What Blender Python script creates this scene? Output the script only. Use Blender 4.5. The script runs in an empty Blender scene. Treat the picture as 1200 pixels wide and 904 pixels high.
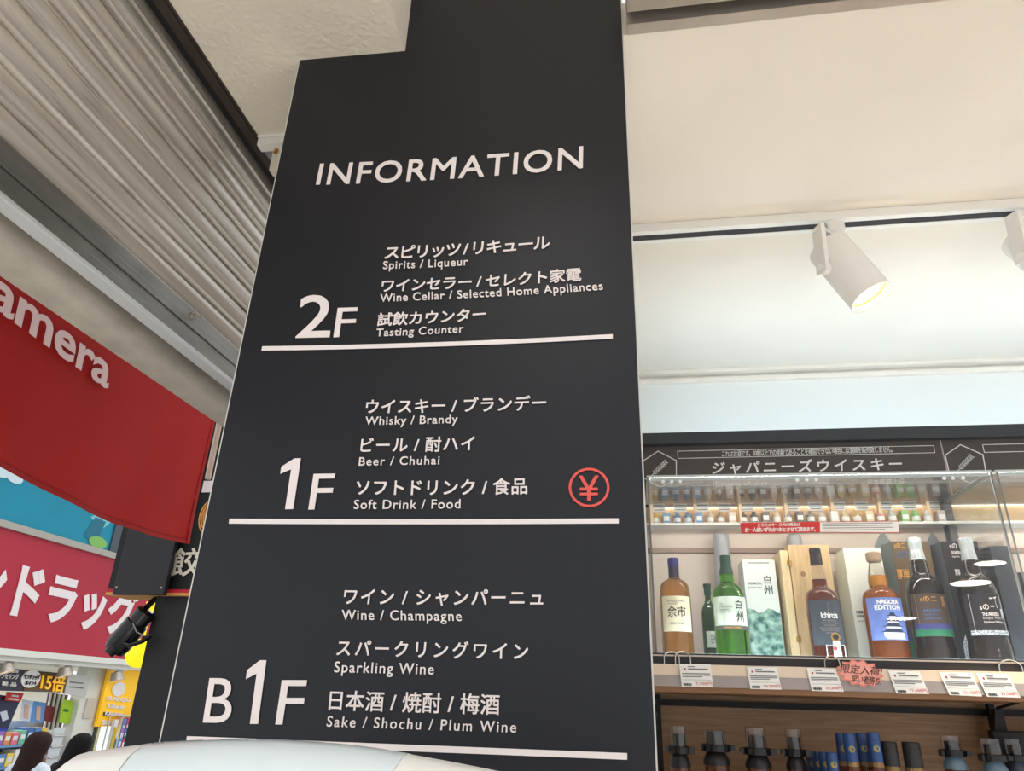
import bpy, bmesh, math, random
from mathutils import Vector, Matrix
random.seed(4)
S = bpy.context.scene
C = S.collection
EYE = 1.70            # height of the lens above the shop floor
STREET = -0.15

# ------------------------------------------------------------------ camera
FPX = 838.0
_p, _r, _y = math.radians(23.9), math.radians(1.85), math.radians(9.6)
def _rot():
    M = Matrix(((1,0,0),(0,0,-1),(0,1,0)))
    Ry = Matrix(((math.cos(_y),math.sin(_y),0),(-math.sin(_y),math.cos(_y),0),(0,0,1)))
    Rx = Matrix(((1,0,0),(0,math.cos(_p),math.sin(_p)),(0,-math.sin(_p),math.cos(_p))))
    Rz = Matrix(((math.cos(_r),-math.sin(_r),0),(math.sin(_r),math.cos(_r),0),(0,0,1)))
    return Rz @ Rx @ M @ Ry
WI = _rot().transposed()
cd = bpy.data.cameras.new('camera'); cam = bpy.data.objects.new('camera', cd); C.objects.link(cam)
cd.sensor_fit = 'HORIZONTAL'; cd.sensor_width = 36.0; cd.lens = FPX/1200*36; cd.clip_start = 0.02; cd.clip_end = 200
right, down, fwd = (WI @ Vector(v) for v in ((1,0,0),(0,1,0),(0,0,1)))
cam.matrix_world = Matrix(((right.x,-down.x,-fwd.x,0),(right.y,-down.y,-fwd.y,0),(right.z,-down.z,-fwd.z,EYE),(0,0,0,1)))
S.camera = cam

# ------------------------------------------------------------------ view + world + lights
S.view_settings.view_transform = 'Standard'; S.view_settings.look = 'None'
S.view_settings.gamma = 1.0; S.view_settings.exposure = 0.60
S.view_settings.use_curve_mapping = False
S.cycles.use_denoising = True
S.cycles.max_bounces = 10; S.cycles.transparent_max_bounces = 16
S.cycles.caustics_reflective = False; S.cycles.caustics_refractive = False
w = bpy.data.worlds.new('daylight'); S.world = w; w.use_nodes = True
bg = w.node_tree.nodes['Background']; bg.inputs[0].default_value = (0.95,0.97,1.0,1); bg.inputs[1].default_value = 0.70

def area_light(name, loc, size, power, col=(1,1,1), rot=(0,0,0)):
    l = bpy.data.lights.new(name, 'AREA'); l.shape = 'RECTANGLE'; l.size, l.size_y = size
    l.energy = power; l.color = col
    o = bpy.data.objects.new(name, l); C.objects.link(o); o.location = loc; o.rotation_euler = rot
    return o
for _l,_e in (((-0.40,-1.6,EYE+1.02),60),((2.6,-0.6,EYE+1.05),20)):
    area_light('shop_ceiling_panel_light', _l, (0.9,0.5), _e, (1,0.97,0.92)).data.spread=math.radians(95)  # added fill lamps out of view, lifting the ceilings by floor bounce
area_light('entrance_downlight', (-0.15,-0.25,EYE+1.55), (0.35,0.35), 3.2, (1,0.98,0.96)).data.spread=math.radians(110)  # unseen lamp added to brighten the top of the white stand
area_light('drugstore_interior_light', (-10.6,11.0,1.93), (0.6,6.0), 70, (1,0.98,0.95))
area_light('street_canopy_light', (-4.5,9.0,4.6), (3.0,6.0), 60, (1,0.99,0.97))  # added fill over the street, not a known fixture

# ------------------------------------------------------------------ materials
def lin(c):
    return tuple(((x/255)/12.92 if x/255 <= 0.04045 else ((x/255+0.055)/1.055)**2.4) for x in c)
MATS = {}
def mat(name, rgb, rough=0.5, metal=0.0, emit=0.0, trans=0.0, ior=1.45, noise=None, bump=None, coat=0.0, spec=0.5):
    """noise=(scale, amount, stretch) varies the colour, bump=(scale, strength, stretch)"""
    if name in MATS: return MATS[name]
    m = bpy.data.materials.new(name); m.use_nodes = True; nt = m.node_tree; b = nt.nodes['Principled BSDF']
    c = lin(rgb) + (1,)
    b.inputs['Base Color'].default_value = c; b.inputs['Roughness'].default_value = rough
    b.inputs['Metallic'].default_value = metal; b.inputs['IOR'].default_value = ior
    b.inputs['Transmission Weight'].default_value = trans; b.inputs['Coat Weight'].default_value = coat
    b.inputs['Specular IOR Level'].default_value = spec
    if emit: b.inputs['Emission Color'].default_value = c; b.inputs['Emission Strength'].default_value = emit
    tc = nt.nodes.new('ShaderNodeTexCoord')
    def tex(scale, stretch, detail=4):
        mp = nt.nodes.new('ShaderNodeMapping'); mp.inputs['Scale'].default_value = stretch
        nt.links.new(tc.outputs['Object'], mp.inputs['Vector'])
        n = nt.nodes.new('ShaderNodeTexNoise'); n.inputs['Scale'].default_value = scale; n.inputs['Detail'].default_value = detail
        nt.links.new(mp.outputs[0], n.inputs['Vector']); return n
    if noise:
        n = tex(noise[0], noise[2] if len(noise) > 2 else (1,1,1))
        rmp = nt.nodes.new('ShaderNodeValToRGB'); a = noise[1]
        rmp.color_ramp.elements[0].position = 0.3; rmp.color_ramp.elements[1].position = 0.7
        rmp.color_ramp.elements[0].color = tuple(x*(1-a) for x in c[:3]) + (1,)
        rmp.color_ramp.elements[1].color = tuple(min(1,x*(1+a)) for x in c[:3]) + (1,)
        nt.links.new(n.outputs['Fac'], rmp.inputs[0]); nt.links.new(rmp.outputs[0], b.inputs['Base Color'])
    if bump:
        n = tex(bump[0], bump[2] if len(bump) > 2 else (1,1,1))
        bp = nt.nodes.new('ShaderNodeBump'); bp.inputs['Strength'].default_value = bump[1]; bp.inputs['Distance'].default_value = 0.01
        nt.links.new(n.outputs['Fac'], bp.inputs['Height']); nt.links.new(bp.outputs[0], b.inputs['Normal'])
    MATS[name] = m; return m
def thin_glass(name, tint=(1,1,1), rough=0.0, ior=1.5):
    m = bpy.data.materials.new(name); m.use_nodes = True; nt = m.node_tree
    nt.nodes.remove(nt.nodes['Principled BSDF']); out = nt.nodes['Material Output']
    t = nt.nodes.new('ShaderNodeBsdfTransparent'); t.inputs[0].default_value = tint + (1,)
    g = nt.nodes.new('ShaderNodeBsdfGlossy'); g.inputs['Roughness'].default_value = rough
    f = nt.nodes.new('ShaderNodeFresnel'); geo = nt.nodes.new('ShaderNodeNewGeometry')
    mr = nt.nodes.new('ShaderNodeMapRange'); mr.inputs['To Min'].default_value = ior; mr.inputs['To Max'].default_value = 1/ior
    nt.links.new(geo.outputs['Backfacing'], mr.inputs['Value']); nt.links.new(mr.outputs[0], f.inputs[0])
    mx = nt.nodes.new('ShaderNodeMixShader')
    nt.links.new(f.outputs[0], mx.inputs[0]); nt.links.new(t.outputs[0], mx.inputs[1]); nt.links.new(g.outputs[0], mx.inputs[2])
    nt.links.new(mx.outputs[0], out.inputs[0]); MATS[name] = m; return m
def wood(name, a, b_, scale, axis, rough=0.45, knots=0.0):
    m = bpy.data.materials.new(name); m.use_nodes = True; nt = m.node_tree; bs = nt.nodes['Principled BSDF']
    tc = nt.nodes.new('ShaderNodeTexCoord'); mp = nt.nodes.new('ShaderNodeMapping'); mp.inputs['Scale'].default_value = axis
    n = nt.nodes.new('ShaderNodeTexNoise'); n.inputs['Scale'].default_value = scale; n.inputs['Detail'].default_value = 6; n.inputs['Distortion'].default_value = 0.6
    r = nt.nodes.new('ShaderNodeValToRGB'); r.color_ramp.elements[0].position = 0.3; r.color_ramp.elements[1].position = 0.72
    r.color_ramp.elements[0].color = lin(a)+(1,); r.color_ramp.elements[1].color = lin(b_)+(1,)
    nt.links.new(tc.outputs['Object'], mp.inputs[0]); nt.links.new(mp.outputs[0], n.inputs['Vector'])
    nt.links.new(n.outputs['Fac'], r.inputs[0]); nt.links.new(r.outputs[0], bs.inputs['Base Color'])
    bs.inputs['Roughness'].default_value = rough; MATS[name] = m; return m

M_cream = mat('cream_paint', (228,219,206), 0.75, bump=(140,0.08), noise=(3,0.03))
M_soffit = mat('soffit_paint', (224,215,199), 0.8, bump=(90,0.35), noise=(5,0.04))
M_white_paint = mat('white_paint', (232,230,224), 0.55)
M_panel = mat('sign_black_laminate', (15,18,27), 0.40, bump=(9,0.25,(1,1,0.05)), noise=(40,0.06))
M_panel_edge = mat('white_foam_edge', (225,222,215), 0.6)
M_letter = mat('white_vinyl', (238,228,226), 0.55)
M_red_vinyl = mat('red_vinyl', (226,88,80), 0.5)
M_steel = mat('brushed_steel', (196,186,174), 0.38, 0.7, noise=(6,0.12,(1,1,8)), bump=(60,0.15,(1,0.05,10)))
M_bar = mat('aluminium_bar', (168,168,164), 0.3, 0.9, noise=(4,0.15,(1,3,12)), bump=(30,0.12,(1,0.06,14)))
M_bright = mat('polished_aluminium', (235,238,238), 0.4, 0.6)
M_dark_metal = mat('brown_anodised_metal', (72,64,58), 0.4, 0.5, noise=(12,0.15))
M_black = mat('matt_black', (16,16,18), 0.6)
M_black_gloss = mat('glossy_black_plastic', (20,20,22), 0.22)
M_black_metal = mat('black_powder_coat', (22,21,22), 0.45, 0.2)
M_lintel = mat('marbled_lintel', (176,168,156), 0.6, noise=(18,0.12,(1,1,3)), bump=(40,0.15))
M_banner = mat('red_banner_cloth', (172,18,10), 0.8, bump=(300,0.12), noise=(5,0.06))
M_banner_hem = mat('red_hem_cloth', (160,24,18), 0.8, bump=(300,0.12))
M_banner_letter = mat('pale_print', (236,206,204), 0.8)
M_white_plastic = mat('white_plastic', (240,241,236), 0.28, coat=0.3)
M_blue_plastic = mat('bluish_white_plastic', (224,236,240), 0.16, coat=0.6)
M_glass = thin_glass('clear_acrylic', (0.985,0.99,0.988), 0.0, 1.38)
M_glass_lid = thin_glass('clear_acrylic_lid', (0.985,0.99,0.988), 0.0, 1.85)
M_glass_edge = mat('acrylic_edge', (186,192,192), 0.2)
M_glass_edge_dark = mat('acrylic_dark_edge', (112,116,118), 0.15)
M_clear = thin_glass('clear_cap_plastic', (0.90,0.88,0.86), 0.08, 1.9)
M_board = mat('charcoal_board', (58,52,50), 0.5)
M_board_line = mat('board_white_print', (206,206,204), 0.6)
M_header = mat('header_black', (40,43,48), 0.35)
M_case_back = mat('case_back_panel', (226,208,192), 0.4)
M_case_band = mat('brown_back_band', (160,134,118), 0.5)
M_rail_cream = mat('price_rail_cream', (226,206,184), 0.3)
M_rail_grey = mat('price_rail_grey', (160,150,146), 0.3)
M_card = mat('white_card', (240,238,234), 0.6)
M_ink = mat('dark_ink', (48,46,48), 0.7)
M_red_ink = mat('red_ink', (196,70,70), 0.7)
M_grey_ink = mat('grey_ink', (120,118,118), 0.7)
M_pink = mat('pink_card', (246,166,152), 0.7)
M_pink_line = mat('red_outline_ink', (214,104,96), 0.7)
M_chrome = mat('chrome_wire', (210,208,204), 0.15, 1.0)
M_wood_wall = wood('oak_back_panel', (150,114,82), (184,148,110), 6, (1.2,1,22))
M_wood_box = wood('pale_wood', (196,158,108), (222,190,142), 9, (14,14,1.4))
M_wood_box_side = wood('pale_wood_side', (214,184,132), (236,212,166), 9, (14,14,1.4))
M_brass = mat('brass', (206,164,84), 0.3, 1.0)
M_lamp_white = mat('white_lamp_paint', (230,227,221), 0.45)
M_lamp_glow = mat('lamp_glow', (255,232,194), 0.5, emit=3.6)
M_disc_glow = mat('downlight_glow', (255,246,230), 0.5, emit=22.0)
M_strip_cool = mat('cool_led_strip', (208,236,255), 0.5, emit=10.5)
M_case_strip = mat('case_led_strip', (226,244,255), 0.5, emit=24.0)
M_floor = mat('shop_floor_tile', (226,222,214), 0.5, noise=(8,0.05))
M_street = mat('street_paving', (140,136,132), 0.8, noise=(10,0.1))
M_drug_red = mat('drugstore_red', (176,18,48), 0.45, noise=(1.2,0.05))
M_teal = mat('teal_awning', (0,140,166), 0.6, noise=(2,0.06))
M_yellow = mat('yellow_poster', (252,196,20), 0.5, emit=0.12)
M_yellow_lantern = mat('yellow_lantern', (250,226,30), 0.5, emit=0.5)
M_store_white = mat('store_white', (226,228,218), 0.5)
M_gold = mat('gold_print', (222,160,84), 0.6)
M_gyoza_letter = mat('ivory_print', (232,226,206), 0.6)
M_gyoza_red = mat('crimson_stripe', (196,32,52), 0.6)
M_green_poster = mat('lime_poster', (160,204,20), 0.5)

# ------------------------------------------------------------------ where a point of the view lies
def ray(px, py): return WI @ Vector(((px-600)/FPX, (py-452)/FPX, 1.0))
def up(v): return Vector((v.x, v.y, v.z + EYE))
def atY(px, py, Y): d = ray(px,py); return up(d*(Y/d.y))
def atX(px, py, X): d = ray(px,py); return up(d*(X/d.x))
def atZ(px, py, Z): d = ray(px,py); return up(d*((Z-EYE)/d.z))
_a = math.radians(1.6)
SX = Vector((math.cos(_a), math.sin(_a), 0)); SN = Vector((-math.sin(_a), math.cos(_a), 0)); SD = 0.9
def atS(px, py, off=0.0012):
    d = ray(px,py); return up(d*((SD-off)/d.dot(SN)))
def signpt(s, z, depth=0.0): q = SX*s + SN*(SD+depth); return Vector((q.x,q.y,z))

# ------------------------------------------------------------------ mesh tools
class MB:
    def __init__(s): s.v=[]; s.f=[]; s.m=[]
    def add(s, vs, fs, mi=0):
        o=len(s.v); s.v += [Vector(v) for v in vs]; s.f += [tuple(i+o for i in f) for f in fs]; s.m += [mi]*len(fs); return s
    def box(s, x0,x1,y0,y1,z0,z1, mi=0):
        v=[(x,y,z) for z in (z0,z1) for y in (y0,y1) for x in (x0,x1)]
        return s.add(v, [(0,2,3,1),(4,5,7,6),(0,1,5,4),(2,6,7,3),(0,4,6,2),(1,3,7,5)], mi)
    def obox(s, c, ax, ay, az, hx, hy, hz, mi=0):
        c=Vector(c); ax,ay,az=(Vector(a).normalized() for a in (ax,ay,az))
        v=[c+ax*hx*i+ay*hy*j+az*hz*k for k in (-1,1) for j in (-1,1) for i in (-1,1)]
        return s.add(v, [(0,2,3,1),(4,5,7,6),(0,1,5,4),(2,6,7,3),(0,4,6,2),(1,3,7,5)], mi)
    def prism(s, poly, vec, mi=0, side=None):
        n=len(poly); a=[Vector(p) for p in poly]; b=[p+Vector(vec) for p in a]
        s.add(a, [tuple(range(n))], mi); s.add(b, [tuple(reversed(range(n)))], mi)
        return s.add(a+b, [(i,(i+1)%n,n+(i+1)%n,n+i) for i in range(n)], mi if side is None else side)
    def lathe(s, base, prof, n=32, axis=None, mi=0, cap0=True, cap1=True):
        """prof = [(distance along axis, radius)]"""
        base=Vector(base); a=Vector(axis or (0,0,1)).normalized()
        t=Vector((1,0,0)) if abs(a.x)<0.9 else Vector((0,1,0)); u=(t-a*t.dot(a)).normalized(); w_=a.cross(u)
        vs=[]; fs=[]
        for h,r in prof:
            for i in range(n):
                q=2*math.pi*i/n; vs.append(base+a*h+(u*math.cos(q)+w_*math.sin(q))*r)
        for k in range(len(prof)-1):
            for i in range(n):
                j=(i+1)%n; fs.append((k*n+i,k*n+j,(k+1)*n+j,(k+1)*n+i))
        if cap0: fs.append(tuple(reversed(range(n))))
        if cap1: fs.append(tuple((len(prof)-1)*n+i for i in range(n)))
        return s.add(vs, fs, mi)
    def tube(s, pts, r, n=10, mi=0, closed=False):
        pts=[Vector(p) for p in pts]; rs = r if isinstance(r,(list,tuple)) else [r]*len(pts); vs=[]; fs=[]
        m=len(pts); ref=None
        for i,p in enumerate(pts):
            if closed: d=pts[(i+1)%m]-pts[i-1]
            else: d=(pts[min(i+1,m-1)]-pts[max(i-1,0)])
            d.normalize()
            if ref is None: ref=Vector((0,0,1)) if abs(d.z)<0.9 else Vector((1,0,0))
            u=(ref-d*ref.dot(d)).normalized(); ref=u; w_=d.cross(u)
            vs += [p+(u*math.cos(2*math.pi*k/n)+w_*math.sin(2*math.pi*k/n))*rs[i] for k in range(n)]
        for i in range(m if closed else m-1):
            a=i*n; b=((i+1)%m)*n
            fs += [(a+k,a+(k+1)%n,b+(k+1)%n,b+k) for k in range(n)]
        if not closed: fs += [tuple(reversed(range(n))), tuple((m-1)*n+k for k in range(n))]
        return s.add(vs, fs, mi)
    def build(s, name, mats, parent=None, smooth=False, bevel=0.0):
        if not isinstance(mats,(list,tuple)): mats=[mats]
        root=parent
        while root is not None and root.parent is not None: root=root.parent
        L = Vector(root.location) if root is not None else Vector((0,0,0))
        if root is None:
            xs=[v.x for v in s.v]; ys=[v.y for v in s.v]
            L=Vector(((min(xs)+max(xs))/2,(min(ys)+max(ys))/2,min(v.z for v in s.v)))
        me=bpy.data.meshes.new(name); me.from_pydata([v-L for v in s.v],[],s.f)
        for m in mats: me.materials.append(m)
        for p,i in zip(me.polygons,s.m): p.material_index=i
        bm=bmesh.new(); bm.from_mesh(me); bmesh.ops.recalc_face_normals(bm, faces=bm.faces); bm.to_mesh(me); bm.free()
        if smooth:
            me.shade_smooth(); me.set_sharp_from_angle(angle=math.radians(40))
        o=bpy.data.objects.new(name,me); C.objects.link(o)
        if parent is None: o.location=L
        else: o.parent=parent
        if bevel:
            b=o.modifiers.new('bevel','BEVEL'); b.width=bevel; b.segments=2; b.limit_method='ANGLE'
        return o
def tag(o, label, cat, group=None, kind=None):
    o['label']=label; o['category']=cat
    if group: o['group']=group
    if kind: o['kind']=kind
    return o
def thing(name, loc, label, cat, group=None):
    o=bpy.data.objects.new(name,None); C.objects.link(o); o.location=loc; o.empty_display_size=0.05
    return tag(o,label,cat,group)
def struct(o): o['kind']='structure'; return o
def sub(o, label): o['label']=label; return o

# ------------------------------------------------------------------ lettering (Blender's own font)
_tcache={}
def glyphs(s, bold, spacing, res):
    k=(s,bold,spacing,res)
    if k in _tcache: return _tcache[k]
    if s=='1':      # a plain one with a slanted flag
        p=[(0.185,0.0),(0.185,0.535),(0.05,0.475),(0.05,0.572),(0.205,0.682),(0.29,0.682),(0.29,0.0)]; n=len(p)
        vs=[Vector((x,y,0.5)) for x,y in p]+[Vector((x,y,-0.5)) for x,y in p]
        fs=[(0,1,5,6),(1,2,3,4,5),(7,13,12,8),(8,12,11,10,9)]+[(i,i+n,(i+1)%n+n,(i+1)%n) for i in range(n)]
        _tcache[k]=(vs,fs); return _tcache[k]
    c=bpy.data.curves.new('t','FONT'); c.body=s; c.space_character=spacing
    c.resolution_u=res; c.extrude=0.5; c.offset=max(0.0,-bold)
    o=bpy.data.objects.new('t',c); C.objects.link(o); d=bpy.context.evaluated_depsgraph_get(); d.update()
    me=bpy.data.meshes.new_from_object(o.evaluated_get(d))
    v0=[v.co.copy() for v in me.vertices]; f0=[tuple(p.vertices) for p in me.polygons]
    bpy.data.objects.remove(o); bpy.data.curves.remove(c); bpy.data.meshes.remove(me)
    vs,fs=[],[]
    # heavier weights: the same outline laid over itself with small shifts (a negative weight widens the outline itself)
    for q,(dx,dy) in enumerate(((0,0),) if bold<=0 else ((-bold,-bold),(bold,-bold),(-bold,bold),(bold,bold))):
        n=len(vs); vs+=[v+Vector((dx,dy,0.14*q)) for v in v0]; fs+=[tuple(i+n for i in f) for f in f0]
    _tcache[k]=(vs,fs); return _tcache[k]
CAP=0.682
def text(name, s, bl, br, tl, m, parent, bold=0.0, base=False, depth=0.0008, bow=0.0, res=4, space=True, warp=None, build=True, mb=None):
    bl,br,tl=Vector(bl),Vector(br),Vector(tl); U=br-bl; V=tl-bl; n=U.cross(V).normalized()
    sp=1.0
    def width(q):
        vs,_=glyphs(s,bold,q,res); return max(v.x for v in vs)-min(v.x for v in vs)
    if space and len(s)>3:
        vs,_=glyphs(s,bold,1.0,res); h=(CAP if base else max(v.y for v in vs)-min(v.y for v in vs))
        want=U.length/V.length*h; w1,w2=width(1.0),width(1.2)
        if w2-w1>1e-6: sp=max(0.8,min(1.6,1.0+(want-w1)/(w2-w1)*0.2))
    if base: sp=max(sp,1.10)
    vs,fs=glyphs(s,bold,sp,res)
    x0=min(v.x for v in vs); x1=max(v.x for v in vs)
    y0,y1=(0.0,CAP+abs(bold)) if base else (min(v.y for v in vs),max(v.y for v in vs))
    out=[]
    for v in vs:
        u=(v.x-x0)/(x1-x0); t=(v.y-y0)/(y1-y0)
        p=bl+U*u+V*t-V.normalized()*bow*4*u*(1-u)
        if warp: p=warp(p)
        out.append(p+n*(depth*(0.5+v.z)))
    mb=mb or MB(); mb.add(out,fs)
    if not build: return mb
    return mb.build(name,m,parent)

# ================================================================== SETTING
H=EYE+1.07
struct(MB().box(-0.95,3.6,-2.5,2.45,-0.1,0).build('floor',M_floor))
struct(MB().box(-14,-0.95,-4,16,STREET-0.1,STREET).build('floor_street',M_street))
struct(MB().box(0.0,3.6,0.907,2.45,H,H+0.08).box(-0.42,0.0,1.13,2.45,H,H+0.08).build('ceiling',M_cream))
struct(MB().box(-0.44,-0.42,1.13,2.40,0.0,H).build('wall_left',M_white_paint))
# dropped soffit on the left, with its raised open end beside the pillar
struct(MB().box(-0.74,-0.366,-1.2,1.06,H,H+0.62).build('ceiling_left',M_soffit))
struct(MB().box(-0.366,3.6,-1.2,1.3,H+0.62,H+0.68).build('ceiling_upper',M_cream))
# shutter slot over the shop front
struct(MB().box(0.03,3.6,0.885,0.9065,H-0.002,H+0.07).build('trim_1',M_steel))
struct(MB().box(0.03,3.6,0.78,0.861,H-0.002,H+0.07).build('trim_2',M_steel))
struct(MB().box(0.03,3.6,0.861,0.885,H+0.03,H+0.07).build('trim_3',M_black))
# left back wall pieces beside the pillar
struct(MB().box(-0.738,-0.42,1.062,1.085,H-0.020,H+0.05).box(-0.738,-0.42,1.055,1.062,H-0.003,H+0.05).build('trim_4',M_white_paint,bevel=0.002))
struct(MB().box(-0.722,-0.42,1.10,1.12,H-0.056,H+0.02).build('wall_left_back',M_cream))
struct(MB().box(-0.70,-0.42,1.098,1.125,H-0.13,H-0.058).build('trim_5',M_white_paint,bevel=0.002))
bq=atY(324,178,1.055); tag(MB().box(bq.x-0.004,bq.x+0.004,1.052,1.0545,bq.z-0.006,bq.z+0.006).box(bq.x-0.002,bq.x+0.002,1.049,1.0515,bq.z-0.003,bq.z+0.003).build('brass_catch',M_brass),'tiny brass catch on the white moulding left of the information board','catch')
# back wall with its lit cove
struct(MB().box(-0.4,3.6,2.32,2.40,0,H).build('wall_back',M_white_paint))
struct(MB().box(-0.4,3.6,2.296,2.32,H-0.014,H).box(-0.4,3.6,2.304,2.32,H-0.046,H-0.028).build('trim_6',M_cream,bevel=0.002))
# shelving bay carcass: header, board backing, side, wood back
BY=1.95
struct(MB().box(0.02,3.4,BY,2.30,EYE+0.677,EYE+0.702).box(0.02,3.4,BY-0.02,BY,EYE+0.672,EYE+0.705).build('trim_7',M_header))
struct(MB().box(0.02,3.4,BY+0.012,BY+0.03,EYE+0.03,EYE+0.69).build('wall_case_back',M_case_back))  # cream colour paints in the view mirrored by the case back
struct(MB().box(0.03,3.4,BY+0.004,BY+0.0125,EYE+0.376,EYE+0.388).build('trim_8',M_case_band))  # band paints in a brown line mirrored by the case back
struct(MB().box(0.03,3.4,1.93,1.99,0.0,EYE+0.04).build('wall_shelf_back',M_wood_wall))
struct(MB().box(0.03,3.4,1.915,1.93,EYE+0.004,EYE+0.017).build('trim_9',M_black_metal))
led=MB().box(0.05,3.4,2.02,2.05,EYE+0.705,EYE+0.725).build('cove_light_strip',M_strip_cool)
tag(led,'cool white light strip lying on top of the black shelf header','light strip')

# shop lamps behind the viewer that the glass mirrors
for i,(x,y,r,l) in enumerate(((3.15,-6.1,0.16,'farthest'),(2.85,-3.43,0.15,'middle'),(2.62,-2.5,0.10,'nearest'))):
    t=thing('ceiling_downlight',(x,y,H-0.03),'round ceiling downlight mirrored in the glass, %s of three from the case'%l,'ceiling light','round downlights mirrored in the glass')
    MB().lathe((x,y,H-0.03),[(0,r+0.02),(0.03,r+0.02)],28).build('rim',M_lamp_white,t,True)
    MB().lathe((x,y,H-0.036),[(0,r),(0.005,r)],28).build('diffuser',M_disc_glow,t,True)

# ================================================================== INFORMATION PILLAR
sgn=thing('information_sign',signpt(-0.25,0),'tall black information board on a pillar, white floor directory lettering','sign')
L_,R_,N_=-0.54,0.0465,-0.366
poly=[signpt(L_,0),signpt(R_,0),signpt(R_,H+0.6),signpt(N_,H+0.6),signpt(N_,EYE+1.088),signpt(L_,EYE+1.079)]
MB().prism(poly,SN*0.004).build('panel',M_panel,sgn)
e=0.0016
poly=[signpt(L_-0.0042,0,0.0042),signpt(R_+e*1.4,0,0.0042),signpt(R_+e*1.4,H+0.6,0.0042),signpt(N_-0.0005,H+0.6,0.0042),signpt(N_-0.0005,EYE+1.088,0.0042),signpt(L_-0.0042,EYE+1.0805,0.0042)]
sub(MB().prism(poly,SN*0.02).build('backing_board',M_panel_edge,sgn),'white edged backing board')
poly=[signpt(L_+0.012,0,0.0245),signpt(R_-0.012,0,0.0245),signpt(R_-0.012,H-0.02,0.0245),signpt(L_+0.012,H-0.02,0.0245)]
MB().prism(poly,SN*0.22).build('pillar_core',M_white_paint,sgn)
def st(s, bl, br, tl, base=False, bold=0.010, bow=0.0, name='lettering', m=None, space=True):
    return text(name,s,atS(*bl),atS(*br),atS(*tl),m or M_letter,sgn,bold=bold*(0.8 if base else 1.25),base=base,bow=bow*0.00125,space=space)
st('INFORMATION',(370.3,216.6),(682.9,196.9),(375.4,192.3),True,0.010,4.0)
st('スピリッツ / リキュール',(450.3,304.6),(644.3,292),(452.5,289),bow=1.6)
st('Spirits / Liqueur',(448.8,315.5),(548.3,311),(449.5,306.7),True,bow=0.6)
st('ワインセラー / セレクト家電',(446.3,343),(681.3,329.4),(448.5,327.6),bow=1.6)
st('Wine Cellar / Selected Home Appliances',(445.5,354),(706.8,339.8),(445.8,345),True,bow=1.2)
st('試飲カウンター',(441.5,382.7),(568.8,376),(443.8,367),bow=0.6)
st('Tasting Counter',(440.8,394.5),(543,389.5),(441.8,385.8),True,bow=0.5)
st('2',(346.4,396.4),(386.5,395.6),(352.5,346.7),bold=0.005,name='floor_number')
st('F',(390.8,395.6),(414.7,394.9),(396,361.4),bold=0.002,name='floor_letter')
st('ウイスキー / ブランデー',(428,485),(639.8,480.4),(430.3,468),bow=1)
st('Whisky / Brandy',(428,498.3),(536.3,496),(428.8,488.8),True,bow=0.3)
st('ビール / 酎ハイ',(422,531),(555.8,528.7),(424,513.5),bow=0.4)
st('Beer / Chuhai',(420.5,546),(515,544.5),(421.5,536.3),True)
st('ソフトドリンク / 食品',(417,581),(618,579.6),(418.8,562),bow=0.8)
st('Soft Drink / Food',(414.5,596.8),(539.5,596),(415.5,586.3),True,bow=0.3)
st('1',(322,597.5),(343.8,597),(331.5,538),bold=0.01,name='floor_number')
st('F',(361.5,597.6),(387.3,597.3),(367.8,556),bold=0.002,name='floor_letter')
st('ワイン / シャンパーニュ',(402,709.3),(636.5,711),(404.4,690),bow=0.4)
st('Wine / Champagne',(400.6,726.4),(541.3,728.1),(400.9,715),True)
st('スパークリングワイン',(394,769.3),(618.7,774),(396.4,749.5))
st('Sparkling Wine',(391.5,788),(508.5,790.8),(392.8,775.6),True)
st('日本酒 / 焼酎 / 梅酒',(385,832.9),(585.3,838.5),(387.5,809))
st('Sake / Shochu / Plum Wine',(382.7,851.7),(604.8,858.8),(384.5,839.5),True)
st('B',(238,847.2),(269.5,847.8),(246,795),bold=0.002,name='floor_letter')
st('1',(281,848.6),(302.5,848.8),(291.5,774.1),bold=0.01,name='floor_number')
st('F',(322.9,849.4),(352.9,849.7),(330.7,797.4),bold=0.002,name='floor_letter')
def underline(tl,tr,br,bl,bow):
    n=16; top=[];bot=[]
    for i in range(n+1):
        u=i/n; d=bow*4*u*(1-u)
        top.append(atS(tl[0]+(tr[0]-tl[0])*u, tl[1]+(tr[1]-tl[1])*u+d)); bot.append(atS(bl[0]+(br[0]-bl[0])*u, bl[1]+(br[1]-bl[1])*u+d))
    mb=MB(); vs=top+bot; mb.add([v-SN*0.0006 for v in vs],[(i,i+1,n+2+i,n+1+i) for i in range(n)])
    mb.add(vs,[(n+1+i,n+2+i,i+1,i) for i in range(n)])
    mb.build('underline',M_letter,sgn)
underline((307.5,406.2),(718,392),(718,397.2),(306.5,411.2),2.2)
underline((269,608.2),(725,607.8),(725,613.8),(268.3,614),0.8)
underline((219.3,863),(735,883),(735,890.8),(218.5,870.5),0)
c0=atS(690.3,571.5); r0=(atS(714.3,571.5)-c0).length; mb=MB(); n=48; vs=[]
for k in range(n):
    a=2*math.pi*k/n
    for rr in (r0,r0*0.875):
        for d in (0,0.0007): vs.append(c0+SX*math.cos(a)*rr+Vector((0,0,1))*math.sin(a)*rr-SN*d)
fs=[]
for k in range(n):
    a,b=4*k,4*((k+1)%n); fs+=[(a+1,b+1,b+3,a+3),(a,a+2,b+2,b),(a,b,b+1,a+1),(a+2,a+3,b+3,b+2)]
mb.add(vs,fs); mb.build('cashier_ring',M_red_vinyl,sgn)
st('¥',(678.2,587.6),(702,587.6),(678.2,557.9),bold=0.004,name='yen_mark',m=M_red_vinyl)

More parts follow.
